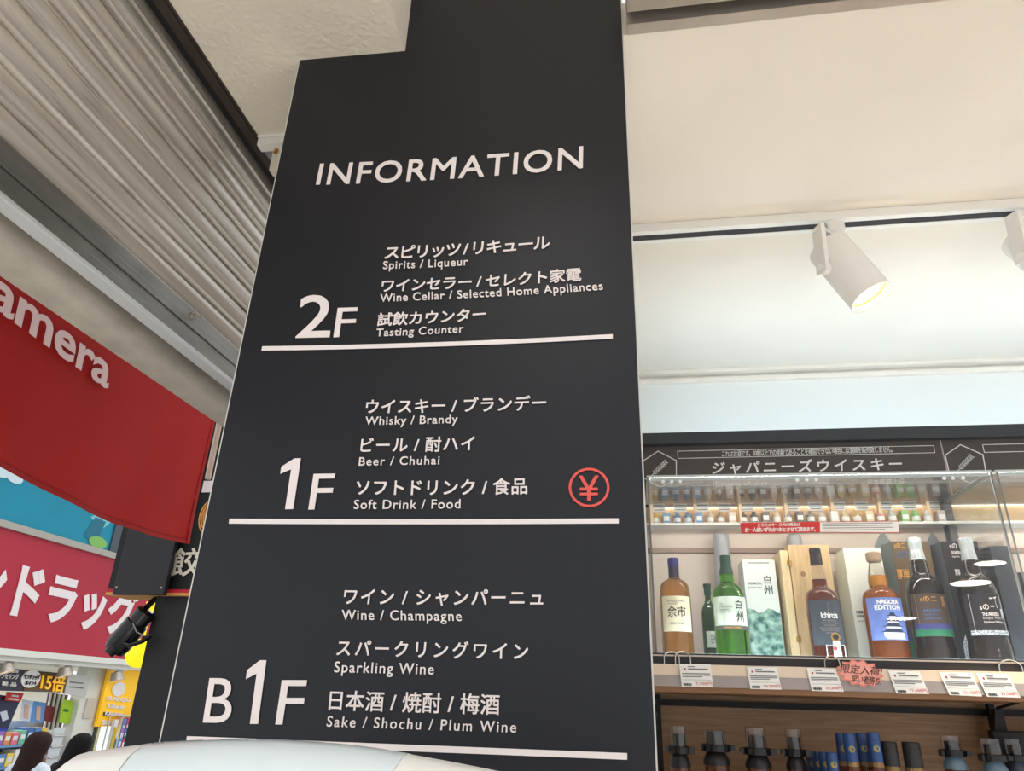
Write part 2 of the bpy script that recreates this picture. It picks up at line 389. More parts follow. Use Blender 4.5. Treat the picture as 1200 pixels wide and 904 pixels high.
# ================================================================== ROLLER SHUTTER (left)
XS=-0.80; Y0,Y1=-0.6,1.62
sh=thing('roller_shutter',(XS,0.6,EYE+0.57),'weathered corrugated steel roller shutter half lowered left of the black pillar','shutter')
def mat_slats():
    m=bpy.data.materials.new('weathered_slats'); m.use_nodes=True; nt=m.node_tree; b=nt.nodes['Principled BSDF']
    tc=nt.nodes.new('ShaderNodeTexCoord')
    def noise(scale,st,det=6):
        mp=nt.nodes.new('ShaderNodeMapping'); mp.inputs['Scale'].default_value=st; nt.links.new(tc.outputs['Object'],mp.inputs[0])
        n=nt.nodes.new('ShaderNodeTexNoise'); n.inputs['Scale'].default_value=scale; n.inputs['Detail'].default_value=det; nt.links.new(mp.outputs[0],n.inputs['Vector']); return n
    n1=noise(5,(1,0.25,9)); n2=noise(22,(1,0.25,4),8)
    r=nt.nodes.new('ShaderNodeValToRGB'); r.color_ramp.elements[0].position=0.28; r.color_ramp.elements[1].position=0.7
    r.color_ramp.elements[0].color=lin((186,175,162))+(1,); r.color_ramp.elements[1].color=lin((236,229,219))+(1,)
    r2=nt.nodes.new('ShaderNodeValToRGB'); r2.color_ramp.elements[0].position=0.30; r2.color_ramp.elements[1].position=0.42
    r2.color_ramp.elements[0].color=lin((96,86,76))+(1,); r2.color_ramp.elements[1].color=(1,1,1,1)
    mx=nt.nodes.new('ShaderNodeMix'); mx.data_type='RGBA'; mx.blend_type='MULTIPLY'; mx.inputs[0].default_value=0.5
    nt.links.new(n1.outputs['Fac'],r.inputs[0]); nt.links.new(n2.outputs['Fac'],r2.inputs[0])
    nt.links.new(r.outputs[0],mx.inputs[6]); nt.links.new(r2.outputs[0],mx.inputs[7]); nt.links.new(mx.outputs[2],b.inputs['Base Color'])
    b.inputs['Metallic'].default_value=0.5; b.inputs['Roughness'].default_value=0.34
    return m
M_slats=mat_slats()
prof=[]; z=EYE+0.655; pitch=0.051
while z<EYE+1.16:
    for t,d in ((0,-0.004),(0.03,0.003),(0.08,0.0065),(0.13,0.0065),(0.18,0.003),(0.21,-0.004),(0.25,-0.002),(0.32,0.002),(0.45,0.0045),(0.60,0.0055),(0.75,0.005),(0.88,0.003),(0.95,0.0)):
        prof.append((XS+d,z+t*pitch))
    z+=pitch
ny=2; vs=[];fs=[]
for (x,zz) in prof: vs+=[(x,Y0,zz),(x,Y1,zz),(x-0.012,Y0,zz),(x-0.012,Y1,zz)]
for i in range(len(prof)-1):
    a,b=4*i,4*i+4; fs+=[(a,a+1,b+1,b),(a+2,b+2,b+3,a+3),(a,b,b+2,a+2),(a+1,a+3,b+3,b+1)]
fs+=[(0,2,3,1)]; k=4*(len(prof)-1); fs+=[(k,k+1,k+3,k+2)]
MB().add(vs,fs).build('slat_curtain',M_slats,sh,True)
MB().box(XS-0.012,XS+0.012,Y0,Y1,EYE+0.620,EYE+0.655).box(XS-0.012,XS+0.009,Y0,Y1,EYE+0.586,EYE+0.6195).build('bottom_bar',M_bar,sh,bevel=0.0015)
MB().box(XS-0.012,XS+0.016,Y0,Y1,EYE+0.577,EYE+0.5855).build('bottom_flange',M_bright,sh,bevel=0.002)
bp=atX(226,371,XS+0.012)
MB().lathe(bp,[(0,0.008),(0.002,0.008)],14,axis=(1,0,0)).lathe(bp+Vector((0.002,0,0)),[(0,0.0055),(0.006,0.0055)],6,axis=(1,0,0)).lathe(bp+Vector((0.008,0,0)),[(0,0.0028),(0.012,0.0028)],10,axis=(1,0,0)).build('bolt',M_steel,sh)
# shutter housing / slot
struct(MB().box(-0.760,-0.741,-0.6,1.32,H-0.006,H+0.09).box(-0.7405,-0.735,-0.6,1.058,H-0.003,H+0.02).build('trim_10',M_dark_metal,bevel=0.001))
struct(MB().box(-0.86,-0.764,-0.6,1.7,H+0.09,H+0.12).box(-0.776,-0.7605,-0.6,1.36,H+0.0,H+0.0899).build('trim_11',M_black))
struct(MB().box(-0.86,-0.835,-0.6,1.7,H-0.05,H+0.09).build('trim_12',M_dark_metal))
# lintel outside the shutter
lp=[(-0.842,EYE+0.66),(-0.842,EYE+0.588),(-0.846,EYE+0.573),(-0.855,EYE+0.562),(-0.868,EYE+0.5565),(-0.905,EYE+0.5555),(-0.905,EYE+0.66)]
struct(MB().prism([(x,-0.6,z) for x,z in lp],(0,2.26,0)).build('trim_13',M_lintel,smooth=True))

# ================================================================== RED BANNER
XB=-1.30
bn=thing('hanging_banner',(XB,1.3,EYE+0.4),'large red cloth banner with pale word "amera" hanging outside below the shutter','banner')
nu,nv=60,24; vs=[];fs=[]
bot=[(-80,520),(0,549),(60,579),(100,598),(140,614),(180,628),(222,638)]
bp_=[atX(x,y,XB) for x,y in bot]
def botz(y):
    for a,b in zip(bp_[:-1],bp_[1:]):
        if y<=b.y or b is bp_[-1]:
            t=(y-a.y)/(b.y-a.y); return a.z+(b.z-a.z)*t
yA,yB=bp_[0].y,bp_[-1].y
for j in range(nv+1):
    for i in range(nu+1):
        y=yA+(yB-yA)*i/nu; zb=botz(y); zt=EYE+0.95; t=j/nv
        z=zt+(zb-zt)*t
        x=XB+0.006*math.sin(y*9+2*t)*t+0.004*math.sin(y*23+5*t)*t*t+0.008*math.sin(y*2.4)*t
        vs.append((x,y,z))
for s_,off in ((0,0.0),):
    pass
W_=nu+1
front=[(j*W_+i,j*W_+i+1,(j+1)*W_+i+1,(j+1)*W_+i) for j in range(nv) for i in range(nu)]
clo=MB().add(vs,front).build('cloth',M_banner,bn,True)
sm=clo.modifiers.new('thickness','SOLIDIFY'); sm.thickness=0.0015; sm.offset=0
hem=[vs[nv*W_+i] for i in range(nu+1)]
mb=MB(); 
for k in range(nu):
    a,b=Vector(hem[k]),Vector(hem[k+1]); o=Vector((0.0025,0,0)); h=Vector((0,0,0.011))
    mb.add([a+o,b+o,b+o+h,a+o+h,a,b,b+h,a+h],[(0,1,2,3),(3,2,6,7),(0,4,5,1)])
e_=[vs[j*W_+nu] for j in range(nv+1)]
for k in range(nv):
    a,b=Vector(e_[k]),Vector(e_[k+1]); o=Vector((0.0025,0,0)); h=Vector((0,-0.014,0))
    mb.add([a+o,b+o,b+o+h,a+o+h,a,b,b+h,a+h],[(0,1,2,3),(3,2,6,7),(0,4,5,1)])
mb.build('hem',M_banner_hem,bn)
MB().tube([(XB-0.012,0.5,EYE+0.955),(XB-0.012,2.24,EYE+0.955)],0.012,10).build('rail',M_dark_metal,bn,True)
text('lettering','amera',atX(-14,357,XB+0.012),atX(126,457.5,XB+0.012),atX(-6,324,XB+0.012),M_banner_letter,bn,bold=-0.022,space=False)
# pole sleeve edge of a second banner just behind
tag(MB().box(-1.315,-1.310,2.06,2.20,atX(246,560,-1.31).z,EYE+0.95).build('side_banner',M_banner_hem,bevel=0.001),'narrow strip of dark red cloth between banner edge and black pillar','banner')
p_=atX(250,530,-1.30); tag(MB().lathe((-1.30,p_.y,atX(244,562,-1.30).z),[(0,0.009),(EYE+0.95-atX(244,562,-1.30).z,0.009)],14).build('banner_pole',mat('tan_pole',(206,184,166),0.5),None,True),'thin tan pole between the red banner edge and the black pillar','pole')

# ================================================================== GYOZA SHOP SIGN AND COLUMN
YG=2.4
def pY(pts,Y): return [atY(x,y,Y) for x,y in pts]
gz=thing('gyoza_shop_sign',atY(190,700,YG),'black hanging shop sign with white kanji and red and gold bottom stripe','sign')
b0=atY(126,691,YG); b1=atY(300,702,YG)
zb=EYE+0.452*YG/3.5
xa=b0.x; xz=-1.30
MB().box(xa,xz,YG,YG+0.12,zb+0.02,EYE+1.0).build('sign_box',M_black,gz)
MB().box(xa-0.001,xz,YG-0.003,YG+0.123,zb,zb+0.0095).build('gold_stripe',M_gold,gz)
MB().box(xa-0.001,xz,YG-0.003,YG+0.123,zb+0.0095,zb+0.0215).build('red_stripe',M_gyoza_red,gz)
text('kanji','餃',atY(199,676,YG-0.004),atY(233,675,YG-0.004),atY(204.5,643,YG-0.004),M_gyoza_letter,gz,bold=0.012,space=False)
mb=MB()
for k in range(4):
    cc=atY(246,606,YG); cx=cc.x; cz=cc.z; r=0.014+0.008*k
    pts=[(cx+r*math.cos(a),YG-0.004,cz+r*1.6*math.sin(a)) for a in [math.radians(90+t*7) for t in range(26)]]
    mb.tube(pts,0.0035,6)
mb.build('gold_swirl',M_gold,gz)
mb=MB(); cc=atY(243,571,YG); MB().box(cc.x-0.016,cc.x+0.04,YG-0.006,YG-0.002,cc.z-0.022,cc.z+0.022).build('emblem_patch',M_letter,gz)
brd=[atY(141,604,YG-0.05),atY(203,615,YG-0.05),atY(191,699,YG-0.05),atY(131,697,YG-0.05)]
bb=thing('blank_sign_board',atY(160,697,YG-0.05),'plain black board fixed in front of the striped gyoza sign','sign board')
x0_,x1_=brd[3].x,brd[2].x
MB().box(x0_,x1_,YG-0.05,YG-0.03,zb-0.004,EYE+0.9).build('board',mat('board_black',(33,33,38),0.5),bb,bevel=0.002)
for sx_ in (x0_+0.012,x1_-0.014):
    MB().lathe((sx_,YG-0.05,zb+0.02),[(0,0.004),(0.002,0.003)],12,axis=(0,-1,0)).build('screw',M_steel,bb)
xc=-2.444*YG/3.5
tag(MB().box(xc,-1.25,YG+0.02,YG+0.3,STREET,zb+0.02).build('black_column',mat('column_black',(26,25,28),0.55,noise=(14,0.1)),bevel=0.003),'plain black street column under the striped sign, left of the information board','column')
# floodlight clamped to the column
fl=thing('floodlight',(xc-0.02,YG,EYE+0.19),'black adjustable floodlight sticking out left of the black column','floodlight')
q0,q1=atY(173,716,YG),atY(134,762,YG); ax=(q1-q0)
MB().lathe(q0,[(0,0.026),(0.006,0.034),(ax.length*0.30,0.034),(ax.length*0.32,0.040),(ax.length*0.85,0.042),(ax.length,0.037)],20,axis=ax).build('housing',M_black_gloss,fl,True)
q2=atY(137,757,YG-0.02); MB().lathe(q2,[(0,0.017),(0.02,0.02),(0.035,0.018)],16,axis=(-0.5,-0.3,-0.8)).build('lens_hood',M_black_gloss,fl,True)
MB().tube([atY(139,753,YG-0.02),atY(152,757,YG-0.03),atY(166,752,YG-0.03),atY(176,746,YG)],0.008,8).build('yoke',M_black_gloss,fl,True)
MB().tube([atY(172,712,YG),atY(180,704,YG+0.03),atY(186,700,YG+0.04)],0.010,8).build('bracket',M_black_metal,fl,True)
MB().tube([atY(156,731,YG-0.035),atY(160,741,YG-0.037),atY(166,744,YG-0.032)],0.002,6).build('cable',M_rail_grey,fl,True)
ln=thing('yellow_lantern',atY(163,777,2.80),'bright yellow rounded lantern peeking out left of the black column','lantern')
c_=atY(164,766,2.80)
MB().tube([c_+Vector((0,0,0.05)),c_+Vector((0.02,-0.03,0.06)),Vector((xc+0.03,2.70,c_.z+0.06))],0.006,8).build('bracket',M_black_metal,ln)
MB().lathe(c_-Vector((0,0,0.055)),[(0.055-0.055*math.cos(a),0.004+0.05*math.sin(a)) for a in [math.pi*k/12 for k in range(13)]],20).build('shade',M_yellow_lantern,ln,True)
c2=atY(177,712,2.80); MB().lathe(c2-Vector((0,0,0.02)),[(0,0.02),(0.04,0.022)],16).tube([c2,c_+Vector((0.002,0,0.05))],0.004,6).build('top_cap',M_yellow_lantern,ln,True)

# ================================================================== DRUGSTORE ACROSS THE STREET
XD=-9.0
def slab(name,px,X,th,m,parent=None,bevel=0.0):
    return MB().prism([atX(x,y,X) for x,y in px],(-th,0,0)).build(name,m,parent,bevel=bevel)
top=atX(60,635,XD).z; bot_=atX(60,765.6,XD).z
ds=thing('drugstore_sign',(XD,11,bot_),'long red drugstore fascia sign with big white katakana across the street','sign')
MB().box(XD-0.25,XD,7.2,15.0,bot_,top).build('fascia',M_drug_red,ds)
MB().box(XD-0.25,XD+0.06,7.2,15.0,top,top+0.10).build('top_rail',mat('fascia_rail',(172,168,158),0.5),ds)
MB().box(XD-0.25,XD+0.08,7.2,15.0,bot_-0.09,bot_).build('bottom_rail',M_store_white,ds)
bl,br,tl=atX(2,722.5,XD+0.004),atX(153,748,XD+0.004),atX(20,655,XD+0.004)
step=(br-bl)/3.9
text('lettering','ンドラッグ',bl-step*1.0,br,tl-step*1.0,M_letter,ds,bold=-0.038,space=False,depth=0.012)
# teal billboard
aw=thing('teal_billboard',(XD-0.2,11,top+0.12),'teal printed billboard above the red drugstore sign, clouds and leaf shapes','billboard')
zt=top+0.105
pe=atX(128,640,XD-0.05)
MB().box(XD-0.25,XD-0.05,7.2,pe.y,zt,zt+1.6).build('panel',M_teal,aw)
MB().box(XD-0.30,XD-0.02,pe.y+0.005,pe.y+0.25,zt,zt+1.6).build('end_frame',mat('grey_frame',(70,82,92),0.5),aw)
def blob(name,cx,cy,rx,ry,m,par,X,n=28):
    c=atX(cx,cy,X); ex=(atX(cx+rx,cy,X)-c).y; ez=ry/abs((atX(cx,cy-10,X)-c).z)*0
    zz=abs((atX(cx,cy-ry,X)-c).z)
    return MB().prism([(X,c.y+ex*math.cos(2*math.pi*k/n),c.z+zz*math.sin(2*math.pi*k/n)) for k in range(n)],(-0.01,0,0)).build(name,m,par)
M_cloud=mat('cloud_print',(214,232,238),0.6); M_leaf=mat('leaf_print',(132,190,96),0.6); M_teal_d=mat('dark_teal_print',(30,112,136),0.6); M_aqua=mat('aqua_print',(120,200,208),0.6)
blob('cloud',2,552,14,8,M_cloud,aw,XD-0.04); blob('cloud',18,561,10,6,M_cloud,aw,XD-0.038)
slab('diamond',[(98,628),(112,606),(124,612),(112,640)],XD-0.043,0.005,M_teal_d,aw)
slab('diamond',[(106,606),(122,600),(130,612),(118,622)],XD-0.044,0.004,M_aqua,aw)
blob('leaf',115,636,11,7,M_leaf,aw,XD-0.035)
# storefront: canopy soffit, wall behind, interior
struct(MB().box(XD-3.2,XD,7.2,15.0,bot_-0.16,bot_-0.09).build('ceiling_store',M_store_white))
struct(MB().box(XD-3.3,XD-3.2,7.2,15.0,STREET,bot_-0.09).build('wall_store_back',M_store_white))
for i,(px,py,lab) in enumerate(((7,778,'leftmost'),(76,783,'middle'),(137,789,'rightmost'))):
    p=atX(px,py,XD-0.12); 
    t=thing('spotlight',p,'small silver spotlight under the drugstore sign, %s of three'%lab,'spotlight','drugstore spotlights')
    a=Vector((0.25,0.1,-1)).normalized()
    MB().tube([Vector((p.x,p.y,bot_-0.15)),p],0.02,8).build('stem',M_store_white,t)
    MB().box(p.x-0.05,p.x+0.05,p.y-0.18,p.y+0.18,bot_-0.19,bot_-0.155).build('base',M_store_white,t)
    MB().lathe(p-a*0.03,[(0,0.03),(0.02,0.09),(0.16,0.12)],18,axis=a,cap1=False).build('shade',M_steel,t,True)
    MB().lathe(p+a*0.10,[(0,0.085),(0.01,0.085)],18,axis=a).build('bulb',M_lamp_glow,t)
XI=XD-0.3
bd=thing('point_banner',atX(40,808,XI),'dark promotion banner with yellow 15 and white round badge over store entrance','banner')
slab('panel',[(-60,777),(80,790),(75,812),(-60,808)],XI,0.03,mat('banner_navy',(44,40,58),0.5),bd)
slab('gold_panel',[(28,786.5),(80,790.8),(75,811.6),(28,810)],XI+0.006,0.004,mat('banner_gold_dark',(96,72,36),0.5),bd)
blob('badge',36.5,796,11,10.5,M_card,bd,XI+0.012)
tx=lambda s,bl,br,tl,m,par,X,bold=0.012: text('lettering',s,atX(*bl,X),atX(*br,X),atX(*tl,X),m,par,bold=bold,space=False,depth=0.01,res=2)
M_yel_ink=mat('yellow_ink',(255,196,40),0.5,emit=0.1)
tx('15倍',(46,809),(73.5,812),(50,788),M_yel_ink,bd,XI+0.014,0.015)
tx('サンドラッグ',(27.5,796),(45.5,797.5),(28.5,790),M_ink,bd,XI+0.022)
tx('ポイント',(29,803),(42,803.5),(30,798),M_ink,bd,XI+0.022)
tx('引 対象外',(0,787.5),(21,789.5),(1,784),M_card,bd,XI+0.008)
tx('カウンセリング',(-8,795),(20.5,797),(-7,788.5),M_card,bd,XI+0.008)
tx('化 粧 品',(-9,803),(18,805),(-8,798),M_card,bd,XI+0.008)
gb=thing('grey_notice_board',atX(90,812,XI),'pale grey notice board right of the dark promotion banner','notice board')
slab('panel',[(80.5,790),(106,793),(100,818),(75.5,813)],XI,0.03,mat('pale_grey_board',(200,200,194),0.5),gb)
for yy in (799,804.5): slab('print_line',[(82,yy),(98,yy+1.5),(97.6,yy+3),(81.6,yy+1.5)],XI+0.004,0.003,M_grey_ink,gb)
# pilaster and dark joint
pl=thing('entrance_pilaster',atX(104,900,XI+0.02),'white pilaster with a dark vertical joint beside the yellow poster','pilaster')
def vslab(name,px0,px1,pyref,X,th,z0,z1,m,par):
    y0=atX(px0,pyref,X).y; y1=atX(px1,pyref,X).y
    return MB().box(X-th,X,y0,y1,z0,z1).build(name,m,par)
zs=bot_-0.16
vslab('shaft',84,111,860,XI-0.1,0.2,STREET,zs,M_store_white,pl)
vslab('joint',111,113.5,860,XI-0.06,0.05,STREET,zs,mat('dark_joint',(70,78,66),0.6),pl)
vslab('casing',113.5,116.5,860,XI-0.06,0.05,STREET,zs,mat('pale_casing',(224,224,176),0.6),pl)
p=atX(104,830,XI-0.09); MB().box(p.x-0.01,p.x+0.02,p.y-0.10,p.y+0.10,p.z-0.16,p.z+0.16).build('switch_plate',mat('beige_plate',(206,196,180),0.5),pl)
# yellow poster
yp=thing('yellow_poster',atX(135,852,XI),'tall glowing yellow poster with white circle and lettering, left of black column','poster')
ya,yb=atX(112.5,852,XI).y,atX(175,852,XI).y
MB().box(XI-0.05,XI,ya,yb+0.4,atX(112.5,852,XI).z,zs).build('panel',M_yellow,yp)
blob('circle',139.5,808,7.5,8.5,M_card,yp,XI+0.02)
tx('SUQQU',(123,821.5),(151,824),(125,816),M_card,yp,XI+0.008,0.04)
tx('Elixir',(125,829.5),(146,832),(126,824.5),M_card,yp,XI+0.008,0.03)
tx('KANEBO',(122,839),(145,841.5),(123,834),M_card,yp,XI+0.008,0.03)
tx('SOFINA',(118,850),(143,852),(119.5,844),M_card,yp,XI+0.008,0.05)
slab('black_badge',[(122,835),(128,835.4),(127.4,839.6),(121.4,839)],XI+0.02,0.01,M_ink,yp)
# posters and goods hung in the doorway
XR=XD-0.6
def poster(px,m,label,X=XR,extra=None):
    t=thing('poster',atX(*px[-1],X),label,'poster'); slab('sheet',px,X,0.02,m,t)
    if extra:
        for n_,p_,m_ in extra: slab(n_,p_,X+0.006,0.004,m_,t)
    return t
M_navy=mat('navy_print',(36,44,72),0.5); M_sky=mat('sky_print',(96,150,206),0.5); M_pale=mat('pale_print_paper',(206,216,230),0.5); M_skin=mat('portrait_print',(214,176,152),0.6); M_red_tag=mat('red_tag',(226,52,44),0.5)
poster([(-12,813),(25,818),(7,860),(-22,858)],M_navy,'dark navy angled poster at the far left of drugstore shelves',XR,[('oval',[(0,835),(8,833),(10,843),(3,846)],M_pale),('footer',[(-18,853),(9,855),(7,860),(-22,858)],mat('royal_blue_print',(40,70,190),0.5))])
poster([(9,811),(28,813),(24,823),(6,821)],M_red_tag,'bright red price tag at the top of the navy poster',XR+0.05,[('line',[(14,814.5),(22,815.5),(21.6,817.5),(13.6,816.5)],M_card),('line',[(10,818),(22,819.5),(21.6,821.5),(9.6,820)],M_card)])
poster([(27,820),(38,822),(35,846),(24,844)],M_pale,'pale portrait poster left of the blue portrait poster',XR,[('figure',[(29,826),(34,827),(33,843),(28,842)],M_skin)])
poster([(40,822),(54,824),(50,848),(36,846)],M_sky,'sky blue portrait poster between pale poster and red poster',XR,[('figure',[(43,828),(48,828.5),(47,845),(42,844)],M_skin)])
poster([(55,827),(64,829),(61,847),(52,845)],mat('dark_red_print',(120,40,44),0.5),'small dark red portrait poster right of the blue one',XR)
poster([(75,820),(87,822),(81,849),(69,847)],M_green_poster,'lime green hanging poster beside the white pilaster',XR+0.12,[('mark',[(75,831),(81,832),(80,835),(74,834)],mat('dark_green_ink',(40,110,30),0.5))])
sr=thing('stocked_rack',atX(62,850,XR-0.1),'tall brown and white striped product rack deep in the shop beside the lime poster','rack')
slab('back',[(58,812),(80,815),(70,862),(50,858)],XR-0.12,0.03,mat('rack_brown',(92,66,58),0.6),sr)
for k in range(4):
    x0=59.5+5*k; slab('slat',[(x0,813),(x0+1.8,813.3),(x0-7.4,859),(x0-9.2,858.6)],XR-0.10,0.02,M_card,sr)
# shelf racks
rk=thing('store_rack',atX(25,900,XR+0.05),'blue and white drugstore display rack behind the brown haired woman','rack')
za,zb_=STREET,atX(30,872,XR).z
ra,rb=atX(-40,870,XR).y,atX(62,870,XR).y
MB().box(XR-0.3,XR-0.26,ra,rb,za,atX(30,846,XR).z).build('back_panel',mat('rack_back',(196,208,222),0.5),rk)
for k in range(5):
    zz=atX(30,872,XR).z-0.30*k
    MB().box(XR-0.3,XR+0.10,ra,rb,zz-0.03,zz).build('shelf',mat('rack_shelf',(110,160,206),0.5),rk)
wr=thing('white_wire_rack',atX(70,900,XR+0.2),'white panelled wire rack standing between the two women','rack')
a_,b_=atX(64,860,XR+0.2).y,atX(77,860,XR+0.2).y
mb=MB(); zt_=atX(70,853,XR+0.2).z
mb.box(XR+0.16,XR+0.18,a_,b_,STREET,zt_)
mb.build('panel',mat('rack_white',(214,220,224),0.4),wr,bevel=0.02)
for k in range(6):
    MB().tube([(XR+0.2,a_,zt_-0.12-0.16*k),(XR+0.2,b_,zt_-0.12-0.16*k)],0.012,6).build('wire',M_chrome,wr)
br_=thing('wire_basket_rack',atX(130,890,XD-0.1),'low wire basket rack full of packets under the yellow poster','rack')
c0y,c1y=atX(116.5,860,XI-0.06).y+0.03,atX(175,870,XD-0.15).y
z_b=atX(130,885,XD-0.15).z
for x in (XD-0.255,XD-0.005):
    MB().tube([(x,c0y,z_b),(x,c0y,z_b+0.62),(x,c1y,z_b+0.62),(x,c1y,z_b)],0.014,6).build('wire',M_chrome,br_)
MB().box(XD-0.255,XD-0.005,c0y,c1y,STREET,z_b).build('tray',M_store_white,br_)
cols=[(226,232,240),(90,140,200),(236,120,140),(210,60,110),(244,214,90),(120,190,160),(160,110,190),(240,240,236),(70,110,170),(222,150,90)]
PM=[mat('packet_%d'%i,c,0.5) for i,c in enumerate(cols)]
# packets on the left rack and in the basket
for k in range(3):
    zz=atX(30,872,XR).z-0.30*k
    for j in range(10):
        hw=(rb-ra-0.35)/9.5*0.42; y=ra+0.25+(rb-ra-0.35)*j/9.5
        hh=random.uniform(0.17,0.24)
        o=MB().box(XR-0.18,XR+0.06,y-hw,y+hw,zz+0.002,zz+hh).box(XR-0.02,XR+0.064,y-hw*0.7,y+hw*0.7,zz+hh*0.35,zz+hh*0.7,1).build('product_box',[PM[(3*j+k*2)%10],PM[7 if j%2 else 0]])
        tag(o,'small cosmetics carton standing on the blue drugstore rack','carton','cartons on the blue drugstore rack')
for k in range(3):
    for j in range(9):
        hw=(c1y-c0y-0.2)/8.6*0.42; y=c0y+0.12+(c1y-c0y-0.2)*j/8.6; x=XD-0.06-0.075*k
        z0=z_b+0.002; hh=0.24+0.16*k+random.uniform(0,0.05)
        o=MB().box(x-0.03,x+0.03,y-hw,y+hw,z0,z0+hh).box(x+0.02,x+0.033,y-hw*0.7,y+hw*0.7,z0+hh*0.5,z0+hh*0.8,1).build('product_packet',[PM[(2*j+k*3+1)%10],PM[(j+k)%2*7]])
        tag(o,'small bright packet standing in the wire basket under the yellow poster','packet','packets in the wire basket')

# ================================================================== PEOPLE IN THE STREET
def person(px,py,Y,lean,hair,cloth,label,hl):
    """seen from behind: head top at pixel px,py"""
    tp=atY(px,py,Y); z=tp.z; x=tp.x; ht=z-STREET; f=ht/1.58
    t=thing('person',(x,Y,STREET),label,'person')
    lv=Vector((lean,0.05,0))
    J={'pel':(0,0,0.86),'wai':(0,0,1.0),'che':(0,0,1.18),'nec':(0,0,1.33),'hea':(0,0.01,1.43),'top':(0,0.01,1.50)}
    pts=[];rad=[];ed=[]
    def P(p,r,par=None):
        q=Vector(p)*f; q=q+lv*max(0,(p[2]-0.9))*f; pts.append(q+Vector((x,Y,STREET))); rad.append(r*f)
        if par is not None: ed.append((par,len(pts)-1))
        return len(pts)-1
    pel=P((0,0,0.84),0.13); wai=P((0,0,1.0),0.105,pel); che=P((0,0,1.17),0.13,wai); nb=P((0,0,1.27),0.07,che); nk=P((0,0.0,1.33),0.046,nb)
    h0=P((0,0.01,1.40),0.075,nk); h1=P((0,0.015,1.48),0.085,h0); h2=P((0,0.01,1.535),0.05,h1)
    for s in (-1,1):
        k=P((s*0.085,0,0.78),0.085,pel); k=P((s*0.09,0.01,0.45),0.055,k); k=P((s*0.09,0,0.10),0.037,k); P((s*0.09,0.12,0.03),0.03,k)
        k=P((s*0.13,0,1.255),0.055,che); k=P((s*0.18,0,1.20),0.048,k); k=P((s*0.21,0.0,0.97),0.036,k); k=P((s*0.19,0.12,0.80),0.026,k); hnd=P((s*0.18,0.17,0.76),0.024,k)
        for fi in range(5):
            P((s*(0.18+(fi-2)*0.012),0.17+0.055-abs(fi-2)*0.008,0.735-(0.0 if fi else -0.01)),0.007,hnd)
    me=bpy.data.meshes.new('body'); L=Vector((x,Y,STREET)); me.from_pydata([p-L for p in pts],ed,[])
    o=bpy.data.objects.new('body',me); C.objects.link(o); o.parent=t
    sk=o.modifiers.new('skin','SKIN'); 
    for i,r in enumerate(rad): me.skin_vertices[0].data[i].radius=(r,r*0.9)
    me.skin_vertices[0].data[0].use_root=True
    ss=o.modifiers.new('smooth','SUBSURF'); ss.levels=2; ss.render_levels=2
    me.materials.append(mat('skin',(222,180,156),0.55))
    hd=(Vector((0,0.01,1.47))*f+lv*0.57*f)+L
    # face on the far side
    mb=MB(); mb.lathe(hd+Vector((0,0.075*f,-0.01)),[(0,0.014*f),(0.03*f,0.004*f)],10,axis=(0,1,-0.3)).build('nose',mat('skin',(0,0,0)),t,True)
    for s in (-1,1):
        MB().lathe(hd+Vector((s*0.032*f,0.072*f,0.02*f)),[(0,0.010*f),(0.008*f,0.004*f)],10,axis=(0,1,0)).build('eye',M_ink,t,True)
    # hair: a cap that falls into a straight sheet at the back
    n=28; vs=[];fs=[]
    prof=[(0.128,0.004,0.0),(0.12,0.05,0.0),(0.095,0.088,0.0),(0.05,0.108,0.0),(0.0,0.114,-0.005),(-0.06,0.112,-0.012),(-0.13,0.112,-0.02),(-0.20,0.118,-0.028),(-0.28,0.118,-0.035),(-0.36,0.106,-0.04),(-0.42,0.085,-0.04)]
    for (h,r,dy) in prof:
        for i in range(n):
            a=2*math.pi*i/n; cx_,cy_=math.cos(a),math.sin(a)
            ry=r*1.02
            if cy_>0 and h<0.03: ry=r*max(0.25,1-0.75*min(1,(0.03-h)/0.12))
            wob=1+0.03*math.sin(i*5+h*9)
            p=hd+Vector((r*cx_*wob,ry*cy_*wob+dy,h-0.03))*f+lv*(h)*f*1.0
            if h<-0.1: p.x+=hl*(-0.1-h)
            vs.append(p)
    for k in range(len(prof)-1):
        for i in range(n): fs.append((k*n+i,k*n+(i+1)%n,(k+1)*n+(i+1)%n,(k+1)*n+i))
    fs.append(tuple(range(n))); fs.append(tuple((len(prof)-1)*n+i for i in range(n)))
    MB().add(vs,fs).build('hair',hair,t,True)
    # top
    vs=[];fs=[];pr=[(1.325,0.062,0.06),(1.305,0.10,0.075),(1.27,0.165,0.09),(1.22,0.195,0.105),(1.12,0.185,0.12),(1.0,0.165,0.115),(0.86,0.18,0.13),(0.80,0.18,0.13)]
    for (h,rx,ry) in pr:
        for i in range(n):
            a=2*math.pi*i/n; vs.append(Vector((rx*math.cos(a),ry*math.sin(a),h))*f+lv*max(0,h-0.9)*f+L)
    for k in range(len(pr)-1):
        for i in range(n): fs.append((k*n+i,k*n+(i+1)%n,(k+1)*n+(i+1)%n,(k+1)*n+i))
    mb=MB().add(vs,fs)
    for s in (-1,1):
        q=[Vector(p)*f+lv*max(0,p[2]-0.9)*f+L for p in ((s*0.10,0,1.262),(s*0.15,0,1.245),(s*0.18,0,1.20),(s*0.198,0,1.06))]
        mb.tube(q,[0.062*f,0.062*f,0.058*f,0.056*f],16)
    mb.build('top',cloth,t,True)
    # skirt
    mb=MB(); vs=[];fs=[]; pr=[(0.86,0.15,0.125),(0.75,0.18,0.15),(0.35,0.25,0.22)]
